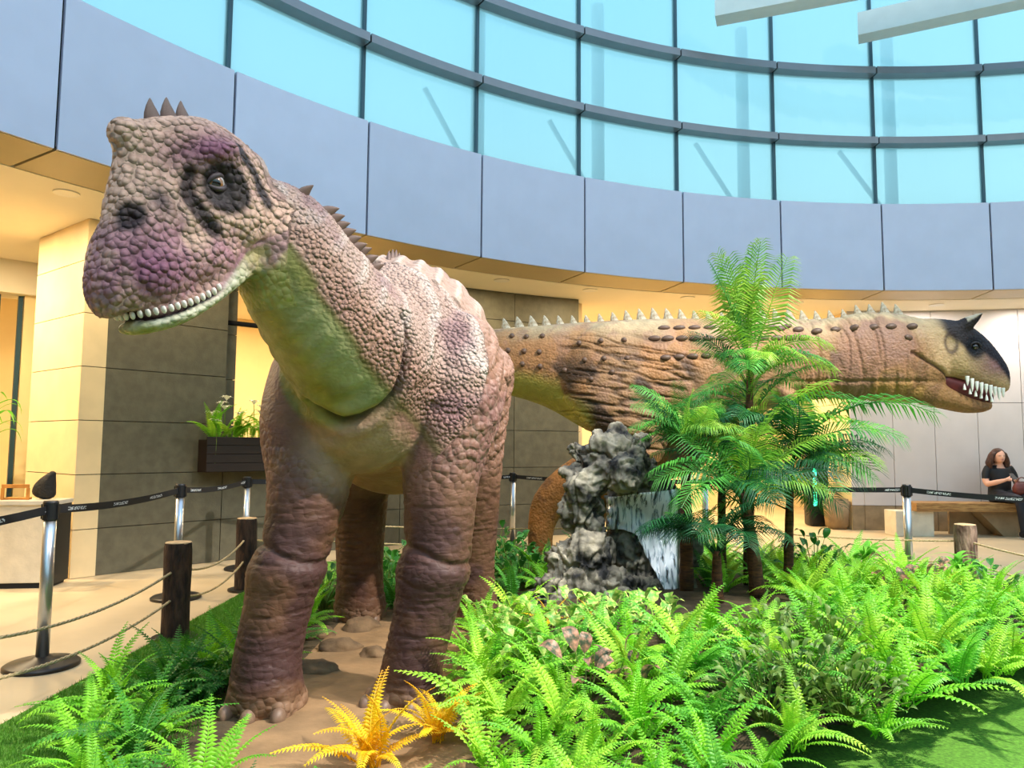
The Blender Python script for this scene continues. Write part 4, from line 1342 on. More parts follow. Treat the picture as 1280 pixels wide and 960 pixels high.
rc2[:, 2] = np.maximum(rc2[:, 2], 0.0)
set_co(mr_, rc2); mr_.materials.clear(); mr_.materials.append(M_rock); mr_.shade_smooth(); mr_.name = 'rock'
rock = empty('waterfall_rock', (at(770, 700, 5.8).x, 5.8, 0), 0, 'craggy grey rock with a small white waterfall between the two dinosaurs', 'rock')
adopt(link(bpy.data.objects.new('rock', mr_)), rock)
bvr = bvh_of(mr_)
# falling water: a thin wavy sheet hugging the rock, with loose strands in front of it
def water_mat():
    m = bpy.data.materials.new('falling_water'); m.use_nodes = True
    N, L = m.node_tree.nodes, m.node_tree.links
    p = N['Principled BSDF']; p.inputs['Roughness'].default_value = .15
    tc = N.new('ShaderNodeTexCoord'); mp = N.new('ShaderNodeMapping'); mp.inputs['Scale'].default_value = (26, 6, 3.2)
    nz = N.new('ShaderNodeTexNoise'); nz.inputs['Scale'].default_value = 1.6; nz.inputs['Detail'].default_value = 6; nz.inputs['Distortion'].default_value = .6
    rp = N.new('ShaderNodeValToRGB')
    rp.color_ramp.elements[0].position, rp.color_ramp.elements[0].color = .34, (.35, .58, .74, 1)
    rp.color_ramp.elements[1].position, rp.color_ramp.elements[1].color = .50, (.95, .98, 1, 1)
    L.new(tc.outputs['Object'], mp.inputs[0]); L.new(mp.outputs[0], nz.inputs['Vector']); L.new(nz.outputs['Fac'], rp.inputs[0]); L.new(rp.outputs[0], p.inputs['Base Color'])
    bp = N.new('ShaderNodeBump'); bp.inputs['Strength'].default_value = .6; L.new(nz.outputs['Fac'], bp.inputs['Height']); L.new(bp.outputs[0], p.inputs['Normal'])
    tr = N.new('ShaderNodeBsdfTransparent'); mx = N.new('ShaderNodeMixShader')
    r2 = N.new('ShaderNodeValToRGB'); r2.color_ramp.elements[0].position, r2.color_ramp.elements[1].position = .36, .50
    L.new(nz.outputs['Fac'], r2.inputs[0]); L.new(r2.outputs[0], mx.inputs[0]); L.new(tr.outputs[0], mx.inputs[1]); L.new(p.outputs[0], mx.inputs[2])
    L.new(mx.outputs[0], N['Material Output'].inputs['Surface'])
    return m
M_water = water_mat()
wv_, wf_ = [], []
NW, NH = 30, 40
poly = [(760, 622), (848, 610), (846, 730), (822, 722), (806, 690), (795, 664), (761, 662)]
def y_top(x): return np.interp(x, [760, 800, 848], [622, 616, 612])
def y_bot(x): return np.interp(x, [760, 780, 796, 806, 822, 834, 846], [660, 662, 668, 690, 722, 745, 735])
for i in range(NW + 1):
    px = 760 + 86 * i / NW
    for j in range(NH + 1):
        py = y_top(px) + (y_bot(px) - y_top(px)) * j / NH
        hit = bvr.ray_cast(Vector((0, 0, CAM_H)), px_ray(px, py))
        d = hit[0].y if hit[0] is not None else 5.9
        wv_.append([px, py, d])
wv_ = np.array(wv_).reshape(NW + 1, NH + 1, 3)
for _ in range(6):
    dd = wv_[:, :, 2]
    dd[:, 1:-1] = (dd[:, :-2] + dd[:, 2:] + dd[:, 1:-1]) / 3
    dd[1:-1] = (dd[:-2] + dd[2:] + dd[1:-1]) / 3
wpts = [at(p[0], p[1], p[2] - .05 - .012 * math.sin(p[0] * .8)) for row in wv_ for p in row]
wf_ = [(i * (NH + 1) + j, (i + 1) * (NH + 1) + j, (i + 1) * (NH + 1) + j + 1, i * (NH + 1) + j + 1) for i in range(NW) for j in range(NH)]
wo = mesh_object('water_sheet', wpts, wf_, M_water)
so_ = wo.modifiers.new('thickness', 'SOLIDIFY'); so_.thickness = .012
adopt(wo, rock)
# ------------------------------------------------------------------ plants
def leaf_mat(name, a, b, rnd=.22, trans=.35, rough=.45, hue=.02):
    m = mat(name, srgb(*a), rough, col2=srgb(*b), vscale=5.0, trans=trans, rnd=rnd, spec=.35)
    return m
M_fern = [leaf_mat('fern_bright', (156, 218, 50), (104, 184, 40)), leaf_mat('fern_lime', (192, 228, 70), (128, 200, 50)), leaf_mat('fern_deep', (84, 158, 46), (44, 108, 34)), leaf_mat('fern_fresh', (136, 210, 70), (88, 170, 50))]
M_fern_gold = leaf_mat('fern_gold', (255, 222, 40), (240, 178, 30), .1)
M_palm = [leaf_mat('palm_green', (86, 160, 54), (42, 108, 42)), leaf_mat('palm_lime', (166, 200, 62), (104, 168, 52)), leaf_mat('palm_dark', (40, 108, 52), (20, 66, 38))]
M_stem = mat('palm_trunk', srgb(104, 66, 34), .8, col2=srgb(58, 36, 20), vscale=14, bump=.5, stretch=(1, 1, 6))
M_stalk = mat('green_stalk', srgb(112, 132, 52), .6, var=.3, vscale=10)

def frond_mesh(name, L, npair, wmax, el0, el1, material, lw=.30, droop=.25, tip=.15, base=.12, fold=.25, seed=0, thick=.004, wave=.0):
    """pinnate frond from the origin along +X; el0/el1 elevation at base and tip"""
    r = random.Random(seed)
    N = 14
    pts = [Vector((0, 0, 0))]
    for i in range(N):
        e = el0 + (el1 - el0) * ((i + .5) / N) ** 1.15
        pts.append(pts[-1] + Vector((math.cos(e), .04 * math.sin(i * .9 + seed), math.sin(e))) * (L / N))
    mb = MB()
    mb.tube(pts[::2], [thick * (1 - .8 * k / 7) + .0006 for k in range(len(pts[::2]))], 4, caps=False)
    def P(t):
        f = t * N; i = min(int(f), N - 1)
        return pts[i].lerp(pts[i + 1], f - i), (pts[min(i + 1, N)] - pts[i]).normalized()
    for k in range(npair):
        t = base + (1 - base) * (k + .5) / npair
        c, tg = P(t)
        u = (t - base) / (1 - base)
        ln = wmax * (min(1.0, .45 + u * 2.6) * (1 - u) ** .62 + tip * u * .6)
        up = Vector((0, 0, 1)); up = (up - tg * up.dot(tg)).normalized()
        for sg in (-1, 1):
            sd = tg.cross(up) * sg
            dirv = (sd + tg * (.25 + .55 * u) + up * fold * (1 - u) + Vector((0, 0, -.06)) + Vector((r.uniform(-.08, .08), r.uniform(-.08, .08), r.uniform(-.08, .08)))).normalized()
            w = ln * lw * .5
            wd = (tg - dirv * tg.dot(dirv)).normalized()
            m_ = c + dirv * ln * .5
            e_ = c + dirv * ln + Vector((0, 0, -droop * ln))
            b0 = len(mb.v)
            mb.v.extend([tuple(c - wd * w * .45), tuple(c + wd * w * .45), tuple(m_ + wd * w - up * .1 * w), tuple(m_ - wd * w - up * .1 * w), tuple(m_ + up * .25 * w), tuple(e_)])
            mb.f.extend([(b0, b0 + 4, b0 + 3), (b0, b0 + 1, b0 + 4), (b0 + 1, b0 + 2, b0 + 4), (b0 + 4, b0 + 2, b0 + 5), (b0 + 3, b0 + 4, b0 + 5)])
    return mb.mesh(name, material, False)

def place(o, parent, loc=(0, 0, 0), rz=0, tilt=0, s=1.0, roll=0):
    o.parent = parent
    o.location = loc
    o.rotation_euler = (roll, -tilt, rz)
    o.scale = (s, s, s)

FERN_FR = {}
for ci, m_ in enumerate(M_fern + [M_fern_gold]):
    FERN_FR[ci] = [frond_mesh('frond', .46, 24, .064, R_(e0), R_(e1), m_, .36, .25, seed=ci * 7 + k) for k, (e0, e1) in enumerate(((78, 20), (68, -15), (55, -40), (40, -20)))]
FERN_SMALL = {}
for ci, m_ in enumerate(M_fern):
    FERN_SMALL[ci] = [frond_mesh('frond', .42, 17, .062, R_(e0), R_(e1), m_, .42, .2, seed=40 + ci * 7 + k) for k, (e0, e1) in enumerate(((75, 25), (60, -20), (42, -15)))]

def fern(name, x, y, size, ci, label, group, nfr=12, seed=0, cat='fern', meshes=None, tiltmin=-8):
    r = random.Random(seed)
    root = empty(name, (x, y, bed_height(x, y) - .005), r.uniform(0, 6.28), label, cat, group)
    ms = (meshes or FERN_FR)[ci]
    for k in range(nfr):
        o = link(bpy.data.objects.new('frond', ms[(k * 2 + r.randrange(2)) % len(ms)]))
        place(o, root, (r.uniform(-.03, .03), r.uniform(-.03, .03), 0), 2 * PI * (k * .381966) + r.uniform(-.3, .3), R_(r.uniform(tiltmin, 14)), size * r.uniform(.72, 1.12), R_(r.uniform(-14, 14)))
    return root

def in_bed(x, y):
    if x < -1.95 or x > 4.0 or y < 2.05 or y > 7.75: return False
    # sandy path under the long-necked dinosaur, its feet, the rock
    if -1.48 < x < -.22 and 2.92 < y < 5.55: return False
    if 845 < 640 + F_PX * x / y < 1000 and 4.2 < y < 5.3: return False
    if x < -1.0 and y < 5 and 640 + F_PX * x / y < 125: return False
    if 650 < 640 + F_PX * x / y < 845 and 4.05 < y < 5.7: return False
    if -1.05 < x < -.40 and 5.4 < y < 6.1: return False
    for c, r, yaw in FEET:
        if math.hypot(x - c.x, y - c.y) < .34: return False
    if .45 < x < 1.45 and 5.25 < y < 6.45: return False
    # bare turf: long side on the outer edge, and the front corner
    if x < -1.95 + .12 * math.sin(y * 3): return False
    if x < -1.5 and y > 4.6: return False
    if (x - 1.66) * .65 - (y - 3.05) * .94 > -.12: return False
    if -.98 < x < -.12 and 2.45 < y < 3.5: return False
    return True
PALMS_AT = []
cand = []
rr_ = random.Random(21)
pts_ = []
tries = 0
while tries < 16000:
    tries += 1
    x, y = rr_.uniform(-2, 4.0), rr_.uniform(2.05, 7.75)
    if not in_bed(x, y): continue
    # keep those the camera can see
    px = 640 + F_PX * x / y
    if px < -60 or px > 1380: continue
    if y < 2.45 and abs(px - 640) > 700: continue
    md = (.185 + .020 * (y - 2)) * (.8 if x < -1.3 else 1)
    if any((x - a) ** 2 + (y - b) ** 2 < md * md for a, b in pts_): continue
    pts_.append((x, y))
LABC = {0: 'bright green', 1: 'lime green', 2: 'deep green', 3: 'fresh green'}
def fern_label(ci, x, y):
    if x < -1.3: w = 'on the turf side of the long-necked dinosaur'
    elif x < -.1 and y > 5: w = 'behind the long-necked dinosaur\'s legs'
    elif x < -.1: w = 'at the open end of the sandy path'
    elif x < .75 and y > 4.6: w = 'between the long-necked dinosaur and the rock'
    elif y > 6.3 and x < 2.6: w = 'behind the palm clump'
    elif 1.0 < x < 2.7 and y > 4.3: w = 'around the palm trunks'
    elif x >= 2.7 and y > 4.6: w = 'facing the bench and log post'
    elif x > 1.3: w = 'around the olive bushes near the turf corner'
    else: w = 'between the sandy path and the pink-leaved plants'
    return '%s feathery fern %s' % (LABC[ci], w), '%s ferns in the bed' % LABC[ci]
n_f = 0
for i, (x, y) in enumerate(pts_):
    px = 640 + F_PX * x / y
    q = rr_.random()
    if x < -.2: ci = 2 if q < .6 else 0
    elif x > 1.4 and y < 5: ci = (1 if q < .45 else 0 if q < .85 else 3)
    elif y > 5.2 and x < 1.6: ci = 2 if q < .55 else 0
    else: ci = 0 if q < .5 else 1 if q < .75 else 3
    big = rr_.uniform(.75, 1.08) * (.88 if y < 3.2 else 1.0)
    if x < -1.2: big *= .95
    use_small = rr_.random() < .3
    fern('fern', x, y, big, ci, *fern_label(ci, x, y), 13 if y < 5 else 11, i, meshes=FERN_SMALL if use_small else None)
    n_f += 1
# yellow ferns
for k, (px, py, sz, lab) in enumerate(((545, 925, .74, 'golden yellow fern beside the dinosaur\'s clawed forefoot'), (462, 955, .86, 'large golden yellow fern with browning tips at the edge of the sandy path'),
                                       (688, 815, .46, 'small golden yellow fern in front of the waterfall rock'), (738, 830, .42, 'small yellow fern beside the pink-veined leaves'), (1182, 765, .5, 'yellow fern in front of the log post among lime ferns'), (1060, 735, .35, 'small yellow fern beside the palm clump'))):
    p = on_floor(px, py, .05)
    fern('yellow_fern', p.x, p.y, sz, 4, lab, 'golden yellow ferns', 15, 500 + k, tiltmin=2)

# broad-leaved plants
def blade_leaf(name, L, W, material, lobes=0, bend=.5, n=8, seed=0):
    """a broad leaf with a raised midrib line, along +X"""
    mb = MB()
    rows = []
    for i in range(n + 1):
        t = i / n
        w = W * (math.sin(PI * min(t * 1.02, 1)) ** .75) * (1.15 - .55 * t)
        if lobes: w *= 1 + .28 * math.sin(t * PI * lobes * 2)
        x, z = L * t * math.cos(bend * t), .0 + L * .42 * math.sin(PI * .75 * t) - bend * L * t * t * .5
        rows.append(((x, -w, z + .25 * w), (x, -w * .45, z + .06 * w), (x, 0, z), (x, w * .45, z + .06 * w), (x, w, z + .25 * w)))
    for r in rows: mb.v.extend(r)
    for i in range(n):
        for k in range(4):
            mb.f.append((i * 5 + k, i * 5 + k + 1, i * 5 + k + 6, i * 5 + k + 5))
    return mb.mesh(name, material, True)
def veined_mat(name, a, b, vein):
    m = mat(name, srgb(*a), .45, col2=srgb(*b), vscale=30, trans=.3, rnd=.12)
    return m
M_pink = veined_mat('pink_veined_leaf', (240, 168, 140), (70, 84, 62), (230, 90, 90))
M_variegated = veined_mat('variegated_leaf', (216, 222, 120), (92, 160, 50), (0, 0, 0))
M_ivy = leaf_mat('ivy_leaf', (168, 184, 92), (92, 128, 54))
M_ivy2 = leaf_mat('shrub_leaf', (78, 150, 52), (36, 96, 38))
def leafy(name, x, y, h, n, me, label, cat, group=None, seed=0, spread=.25, smin=.7, smax=1.1, zoff=0):
    r = random.Random(seed)
    z0 = bed_height(x, y) + zoff
    root = empty(name, (x, y, z0), 0, label, cat, group)
    sm = MB()
    for k in range(n):
        a = 2.39996 * k + r.uniform(-.3, .3)
        rad = spread * math.sqrt((k + .5) / n)
        top = Vector((rad * math.cos(a), rad * math.sin(a), h * r.uniform(.45, 1.0) * (1 - .35 * rad / spread)))
        sm.tube([(top.x * .12, top.y * .12, 0), (top.x * .55, top.y * .55, top.z * .65), tuple(top)], [.004, .003, .002], 5, caps=False)
        o = link(bpy.data.objects.new('leaf', me))
        place(o, root, tuple(top), a + r.uniform(-.5, .5), R_(r.uniform(-10, 45)), r.uniform(smin, smax), R_(r.uniform(-25, 25)))
    sm.build('stems', M_stalk, root)
    return root
PINK = blade_leaf('leaf', .15, .042, M_pink)
for k, (px, py, n, h, lab) in enumerate(((735, 915, 9, .30, 'pink and green veined leaves of a low plant among lime ferns'), (770, 905, 6, .22, 'small plant with salmon pink leaves beside the lime ferns'), (1130, 800, 6, .36, 'pale pink-leaved plant among ferns near the log post'), (1165, 790, 5, .34, 'pinkish leaves of a small plant beside the yellow fern'))):
    p = on_floor(px, py, .08)
    leafy('pink_leaf_plant', p.x, p.y, h, n, PINK, lab, 'plant', 'pink-leaved plants in the bed', 610 + k, .16)
VAR = blade_leaf('leaf', .14, .05, M_variegated, 2)
for k, (px, py, n, h) in enumerate(((640, 835, 16, .24), (675, 822, 14, .18), (705, 850, 16, .22), (620, 800, 12, .26), (735, 830, 14, .18), (770, 850, 14, .20), (800, 825, 14, .18), (830, 845, 14, .22), (690, 880, 14, .22), (655, 860, 14, .2), (760, 815, 12, .16), (720, 805, 12, .15))):
    p = on_floor(px, py, .08)
    leafy('variegated_plant', p.x, p.y, h, n, VAR, 'yellow-green broad-leaved plant in front of the waterfall rock', 'plant', 'broad-leaved plants in front of the rock', 630 + k, .2, .6, 1.0)
IVY = blade_leaf('leaf', .07, .018, M_ivy, 0, .3, 5)
for k, (px, py, n, h) in enumerate(((1000, 930, 80, .30), (1060, 945, 70, .30), (980, 880, 70, .30), (1040, 890, 75, .32), (960, 950, 60, .28))):
    p = on_floor(px, py, .06)
    leafy('ivy_bush', p.x, p.y, h, n, IVY, 'olive green small-leaved bush among the lime ferns', 'bush', 'olive small-leaved bushes in the bed', 650 + k, .26, .7, 1.2)
SHR = blade_leaf('leaf', .10, .03, M_ivy2, 0, .3, 5)
for k, (px, py, d, n, h) in enumerate(((640, 700, 6.6, 40, .50), (610, 690, 6.9, 36, .42), (660, 720, 6.3, 36, .40), (480, 700, 6.4, 34, .4), (505, 690, 6.9, 40, .55), (405, 720, 6.1, 34, .42), (1020, 760, 5.9, 34, .42), (1240, 760, 6.2, 36, .40), (620, 640, 7.4, 36, .60))):
    p = at(px, py, d)
    leafy('leafy_shrub', p.x, d, h, n, SHR, 'mid-green leafy shrub at the back of the fern bed', 'shrub', 'leafy shrubs at the back of the bed', 670 + k, .24, .8, 1.25)
# upright strap-leaved plant by the log post
STR = blade_leaf('leaf', .42, .028, M_fern[3], 0, .75, 8)
for k, (px, d) in enumerate(((1200, 6.4), (1085, 6.9))):
    p = at(px, 740, d)
    r = random.Random(k)
    root = empty('strap_leaf_plant', (p.x, d, bed_height(p.x, d)), 0, ['strap-leaved plant with upright arching blades in front of the log post', 'strap-leaved plant beside the belt barrier post'][k], 'plant', 'strap-leaved plants')
    for j in range(14):
        o = link(bpy.data.objects.new('leaf', STR))
        place(o, root, (0, 0, .05), 2.4 * j, R_(r.uniform(30, 62)), r.uniform(.8, 1.2))

# ------------------------------------------------------------------ palms
PF = []
for mi, m_ in enumerate(M_palm):
    PF.append([frond_mesh('frond', 1.0, 32, .32, R_(e0), R_(e1), m_, .062, .35, tip=.5, base=.24, fold=.35, seed=90 + mi * 5 + k, thick=.008) for k, (e0, e1) in enumerate(((86, 70), (74, 10), (58, -35), (35, -50)))])
def palm(name, px, d, hgt, fr, label, lean=(0, 0), tr=.032, seed=0, base_z=None):
    r = random.Random(seed)
    p = at(px, 700, d)
    z0 = bed_height(p.x, d) - .01
    root = empty(name, (p.x, d, z0), 0, label, 'palm', 'potted-style palms in the display')
    tb_ = MB()
    n = 9
    pts = [(lean[0] * (i / n) ** 1.5, lean[1] * (i / n) ** 1.5, hgt * i / n) for i in range(n + 1)]
    tb_.tube(pts, [tr * (1.25 - .55 * i / n + (.10 if i % 2 else 0)) for i in range(n + 1)], 10)
    tb_.build('trunk', M_stem, root, True)
    for (az, var, ln, mi, hz) in fr:
        o = link(bpy.data.objects.new('frond', PF[mi][var]))
        f_ = hz
        place(o, root, (lean[0] * f_ ** 1.5, lean[1] * f_ ** 1.5, hgt * f_), R_(az), R_(r.uniform(-6, 6)), ln, R_(r.uniform(-25, 25)))
    return root
def ring(n, lens, r, vars_=(1, 2, 2, 3), mis=(0, 0, 1, 2), hz=(.82, 1.0), az0=0):
    return [(az0 + 360 * k / n + r.uniform(-14, 14), r.choice(vars_), r.uniform(*lens), r.choice(mis), r.uniform(*hz)) for k in range(n)]
rp_ = random.Random(5)
palm('palm', 936, 5.75, 1.62, ring(22, (.48, .78), rp_, mis=(0, 0, 1, 1)) + [(200, 0, 1.0, 1, 1.0), (20, 0, 1.06, 1, 1.0), (250, 0, .95, 1, .98), (120, 0, .9, 1, .98), (60, 0, .95, 1, 1.0), (300, 0, 1.0, 1, 1.0), (160, 0, .92, 0, .99), (-5, 2, 1.05, 0, .66), (-25, 2, 1.05, 1, .6), (185, 1, .7, 2, .9)] + ring(20, (.5, .8), rp_, hz=(.45, .8), mis=(2, 2, 0, 1)),
     'tallest slender palm, its young fronds reaching up in front of the blue-grey panels', (.02, -.05), .034, 1)
palm('palm', 858, 5.40, 1.06, ring(20, (.42, .62), rp_, vars_=(1, 1, 2, 0), mis=(0, 0, 0, 2, 1), hz=(.93, 1.0)) + [(190, 1, .55, 0, 1), (215, 2, .5, 0, 1), (170, 1, .6, 0, 1), (40, 2, .7, 2, .95), (-20, 2, .7, 2, .9)], 'palm with a bare brown trunk beside the waterfall', (.0, -.02), .040, 2)
palm('palm', 946, 5.15, .72, ring(18, (.55, .9), rp_, mis=(0, 1, 2, 0)) + [(0, 1, 1.15, 1, 1), (12, 2, 1.2, 0, .95)], 'palm with an orange-brown trunk and a pale new leaf in the middle of the clump', (-.10, -.04), .042, 3)
palm('palm', 896, 4.95, .34, ring(18, (.45, .75), rp_, vars_=(1, 2, 2), mis=(0, 2, 2)), 'short palm with low drooping fronds at the foot of the clump', (0, 0), .034, 4)
palm('palm', 985, 5.5, .95, ring(20, (.6, .95), rp_, hz=(.6, 1.0), mis=(0, 2, 0, 1)) + [(-10, 2, 1.2, 0, 1)], 'palm with long fronds arching towards the belt barrier', (.04, 0), .03, 5)
palm('palm', 902, 5.85, 1.15, ring(20, (.5, .85), rp_, hz=(.6, 1.0), mis=(0, 2, 0, 1)), 'palm with dark feathery fronds between the waterfall palm and the tallest palm', (.02, 0), .03, 6)
# ------------------------------------------------------------------ belt barriers, log posts, ropes
M_steel = mat('brushed_steel', srgb(196, 200, 204), .28, metal=.9, var=.05, stretch=(1, 1, .2), vscale=20)
M_black = mat('black_plastic', srgb(20, 21, 24), .45)
M_base = mat('dark_base_metal', srgb(62, 58, 54), .4, metal=.6, var=.1)
def belt_mat():
    m = mat('belt_webbing', srgb(18, 20, 26), .7)
    N, L = m.node_tree.nodes, m.node_tree.links
    p = N['Principled BSDF']
    tc = N.new('ShaderNodeTexCoord'); sp = N.new('ShaderNodeSeparateXYZ'); L.new(tc.outputs['UV'], sp.inputs[0])
    def mth(op, a, b=None):
        n = N.new('ShaderNodeMath'); n.operation = op
        if hasattr(a, 'links'): L.new(a, n.inputs[0])
        else: n.inputs[0].default_value = a
        if b is not None:
            if hasattr(b, 'links'): L.new(b, n.inputs[1])
            else: n.inputs[1].default_value = b
        return n.outputs[0]
    fr = mth('FRACT', mth('MULTIPLY', sp.outputs['X'], 1.6))
    win_ = mth('MULTIPLY', mth('GREATER_THAN', fr, .25), mth('LESS_THAN', fr, .62))
    band = mth('LESS_THAN', mth('ABSOLUTE', mth('SUBTRACT', sp.outputs['Y'], .5)), .2)
    nz = N.new('ShaderNodeTexNoise'); nz.inputs['Scale'].default_value = 1; 
    mp = N.new('ShaderNodeMapping'); mp.inputs['Scale'].default_value = (70, 5, 1); L.new(tc.outputs['UV'], mp.inputs[0]); L.new(mp.outputs[0], nz.inputs['Vector'])
    ink = mth('GREATER_THAN', nz.outputs['Fac'], .5)
    fac = mth('MULTIPLY', mth('MULTIPLY', win_, band), ink)
    mx = N.new('ShaderNodeMixRGB'); L.new(fac, mx.inputs[0])
    mx.inputs[1].default_value = (*srgb(18, 20, 26), 1); mx.inputs[2].default_value = (*srgb(190, 196, 200), 1)
    L.new(mx.outputs[0], p.inputs['Base Color'])
    return m
M_belt = belt_mat()
POSTS = [((-2.81, 4.59), 'steel barrier post with its wide dark base on the pale floor beside the front log'),
         ((-2.90, 6.58), 'steel barrier post standing behind the front log post'),
         ((-2.86, 8.12), 'steel barrier post in front of the stone wall under the planter'),
         ((.02, 9.9), 'steel barrier post between the long-necked dinosaur and the stone wall'),
         ((2.3, 8.9), 'steel barrier post hidden among the palm fronds'),
         ((3.90, 7.40), 'steel barrier post facing the bench'),
         ((5.05, 5.75), 'steel barrier post at the outer corner past the bench')]
HS = .985
front_post = (-2.75, 2.55)
def belt_strip(parent, a, b, sag=.03):
    a, b = Vector(a), Vector(b)
    n = 16
    L_ = (b - a).length
    d = (b - a).normalized(); a = a + d * .045; b = b - d * .045
    nrm = Vector((d.y, -d.x, 0)) * .0012
    vs, fs, uv = [], [], []
    for i in range(n + 1):
        t = i / n
        p = a.lerp(b, t) - Vector((0, 0, sag * 4 * t * (1 - t)))
        for off in (-nrm, nrm):
            for z in (-.025, .025):
                vs.append(p + off + Vector((0, 0, z)))
    for i in range(n):
        q = i * 4
        fs += [(q, q + 4, q + 5, q + 1), (q + 2, q + 3, q + 7, q + 6), (q + 1, q + 5, q + 7, q + 3), (q, q + 2, q + 6, q + 4)]
    o = mesh_object('belt', vs, fs, M_belt, None, False)
    u = o.data.uv_layers.new(name='UVMap')
    for lp in o.data.loops:
        vi = lp.vertex_index
        u.data[lp.index].uv = ((vi // 4) / n * L_, vi % 2)
    adopt(o, parent)
ps = []
for (x, y), lab in POSTS:
    t = empty('barrier_post', (x, y, 0), 0, lab, 'barrier post', 'belt barrier posts')
    MB().lathe([(.205, 0), (.205, .018), (.19, .028), (.06, .05), (.045, .062)], 40).build('base', M_base, t, True)
    MB().lathe([(.036, .05), (.036, HS - .10)], 24).build('pole', M_steel, t, True)
    hd_ = MB(); hd_.lathe([(.043, HS - .115), (.043, HS - .01), (.038, HS)], 24)
    for k in range(4):
        hd_.box(-.012, .012, .038, .052, HS - .11, HS - .02, Matrix.Rotation(k * PI / 2, 4, 'Z'))
    hd_.build('belt_head', M_black, t)
    ps.append(t)
zb = HS - .055
chain = [front_post] + [p[0] for p in POSTS]
for i in range(len(chain) - 1):
    a, b = chain[i], chain[i + 1]
    belt_strip(ps[i], (a[0], a[1], zb), (b[0], b[1], zb))
# log posts
M_bark = mat('log_bark', srgb(74, 52, 38), .85, col2=srgb(36, 24, 18), vscale=10, bump=.9, bscale=22, stretch=(3, 3, .8))
M_bark_pale = mat('weathered_bark', srgb(150, 124, 106), .85, col2=srgb(84, 60, 48), vscale=9, bump=.9, bscale=22, stretch=(3, 3, .8))
M_cut = mat('cut_wood', srgb(206, 172, 128), .75, var=.25, vscale=22)
LOGS = [((-2.45, 3.25), 'dark log post at the open front of the turf edge'), ((-2.31, 5.25), 'dark log post standing on the turf edge beside the front barrier post'), ((-2.44, 6.96), 'dark log post on the turf edge close to the stone wall'), ((-2.40, 8.45), 'dark log post at the turf corner behind the long-necked dinosaur'),
        ((1.9, 8.45), 'dark log post hidden behind the palm clump'), ((4.13, 6.85), 'weathered log post with a pale top standing among ferns facing the bench'), ((4.55, 4.9), 'weathered log post at the outer edge of the fern bed')]
HL = .64
def log_post(x, y, lab, k):
    t = empty('log_post', (x, y, .012), k * 1.3, lab, 'log post', 'log posts around the display')
    m = MB()
    n, rows = 22, 14
    for j in range(rows + 1):
        z = HL * j / rows
        for i in range(n):
            a = 2 * PI * i / n
            r = .092 + .006 * mnoise.noise(Vector((math.cos(a) * 2, math.sin(a) * 2, z * 3 + k * 5))) + .004 * mnoise.noise(Vector((math.cos(a) * 6, math.sin(a) * 6, z * 5 + k)))
            if j == rows: r *= .95
            m.v.append((r * math.cos(a), r * math.sin(a), z))
    for j in range(rows):
        for i in range(n):
            a0, a1 = j * n + i, j * n + (i + 1) % n
            m.f.append((a0, a1, a1 + n, a0 + n))
    m.build('log', M_bark if k < 5 else M_bark_pale, t, True)
    MB().lathe([(.088, HL - .004), (.086, HL + .004), (.05, HL + .009)], 22).build('cut_top', M_cut, t)
    if k < 5: MB().lathe([(.15, -.008), (.15, .006)], 26).build('foot_plate', M_base, t)
    return t
for k, ((x, y), lab) in enumerate(LOGS): log_post(x, y, lab, k)
M_rope = mat('natural_rope', srgb(222, 200, 156), .85, col2=srgb(170, 142, 96), vscale=60, bump=.6, bscale=120, stretch=(1, 1, 3))
def rope(a, b, za, zb_, sag, lab):
    """rope of three twisted strands from log to log"""
    a, b = Vector((*a, za)), Vector((*b, zb_))
    d = (b - a).normalized(); a = a + d * .085; b = b - d * .085
    n = 90
    m = MB()
    L_ = (b - a).length
    sd = Vector((d.y, -d.x, 0))
    for s in range(3):
        pts = []
        for i in range(n + 1):
            t = i / n
            p = a.lerp(b, t) - Vector((0, 0, sag * 4 * t * (1 - t)))
            ph = t * L_ / .07 * 2 * PI / 1.6 + s * 2.094
            pts.append(p + (sd * math.cos(ph) + Vector((0, 0, 1)) * math.sin(ph)) * .0045)
        m.tube(pts, .0055, 5)
    o = m.build('rope', M_rope, None, True)
    return tag(o, lab, 'rope', 'ropes strung between the log posts')
NM = ['open front end', 'front log', 'log by the stone wall', 'corner log', 'palm clump', 'log facing the bench', 'outer edge']
for i in range(len(LOGS) - 1):
    for zz_, nm in ((.46, 'upper'), (.27, 'lower')):
        rope(LOGS[i][0], LOGS[i + 1][0], zz_ + (.04 if i > 3 else 0), zz_ + (.04 if i > 3 else 0), .085 if i < 3 else .05, '%s pale rope sagging from the %s to the %s' % (nm, NM[i], NM[i + 1]))

# ------------------------------------------------------------------ bench against the pale wall
M_wood = mat('bench_wood', srgb(186, 142, 84), .6, col2=srgb(136, 94, 50), vscale=7, stretch=(1, 8, 8), bump=.15)
M_conc = mat('concrete', srgb(214, 204, 182), .75, var=.14, vscale=8, bump=.1)
M_conc2 = mat('concrete_brown', srgb(160, 134, 100), .75, var=.2, vscale=8)
bx0, bx1 = at(1128, 650, 11.55).x, at(1330, 650, 11.55).x
bench = empty('bench', ((bx0 + bx1) / 2, 11.75, 0), 0, 'long wooden plank bench on concrete blocks against the pale wall', 'bench')
def into(root, o): return adopt(o, root)
for k in range(3):
    into(bench, MB().bevel_box(at(1142, 630, 11.5).x, bx1, 11.42 + k * .14, 11.555 + k * .14, .385, .515, .008).build('seat_plank', M_wood))
into(bench, MB().bevel_box(at(1115, 650, 11.6).x, at(1162, 650, 11.6).x, 11.48, 11.84, 0, .384, .01).build('support_block', M_conc))
sb = MB()
x0, x1 = at(1238, 650, 11.6).x, at(1262, 650, 11.6).x
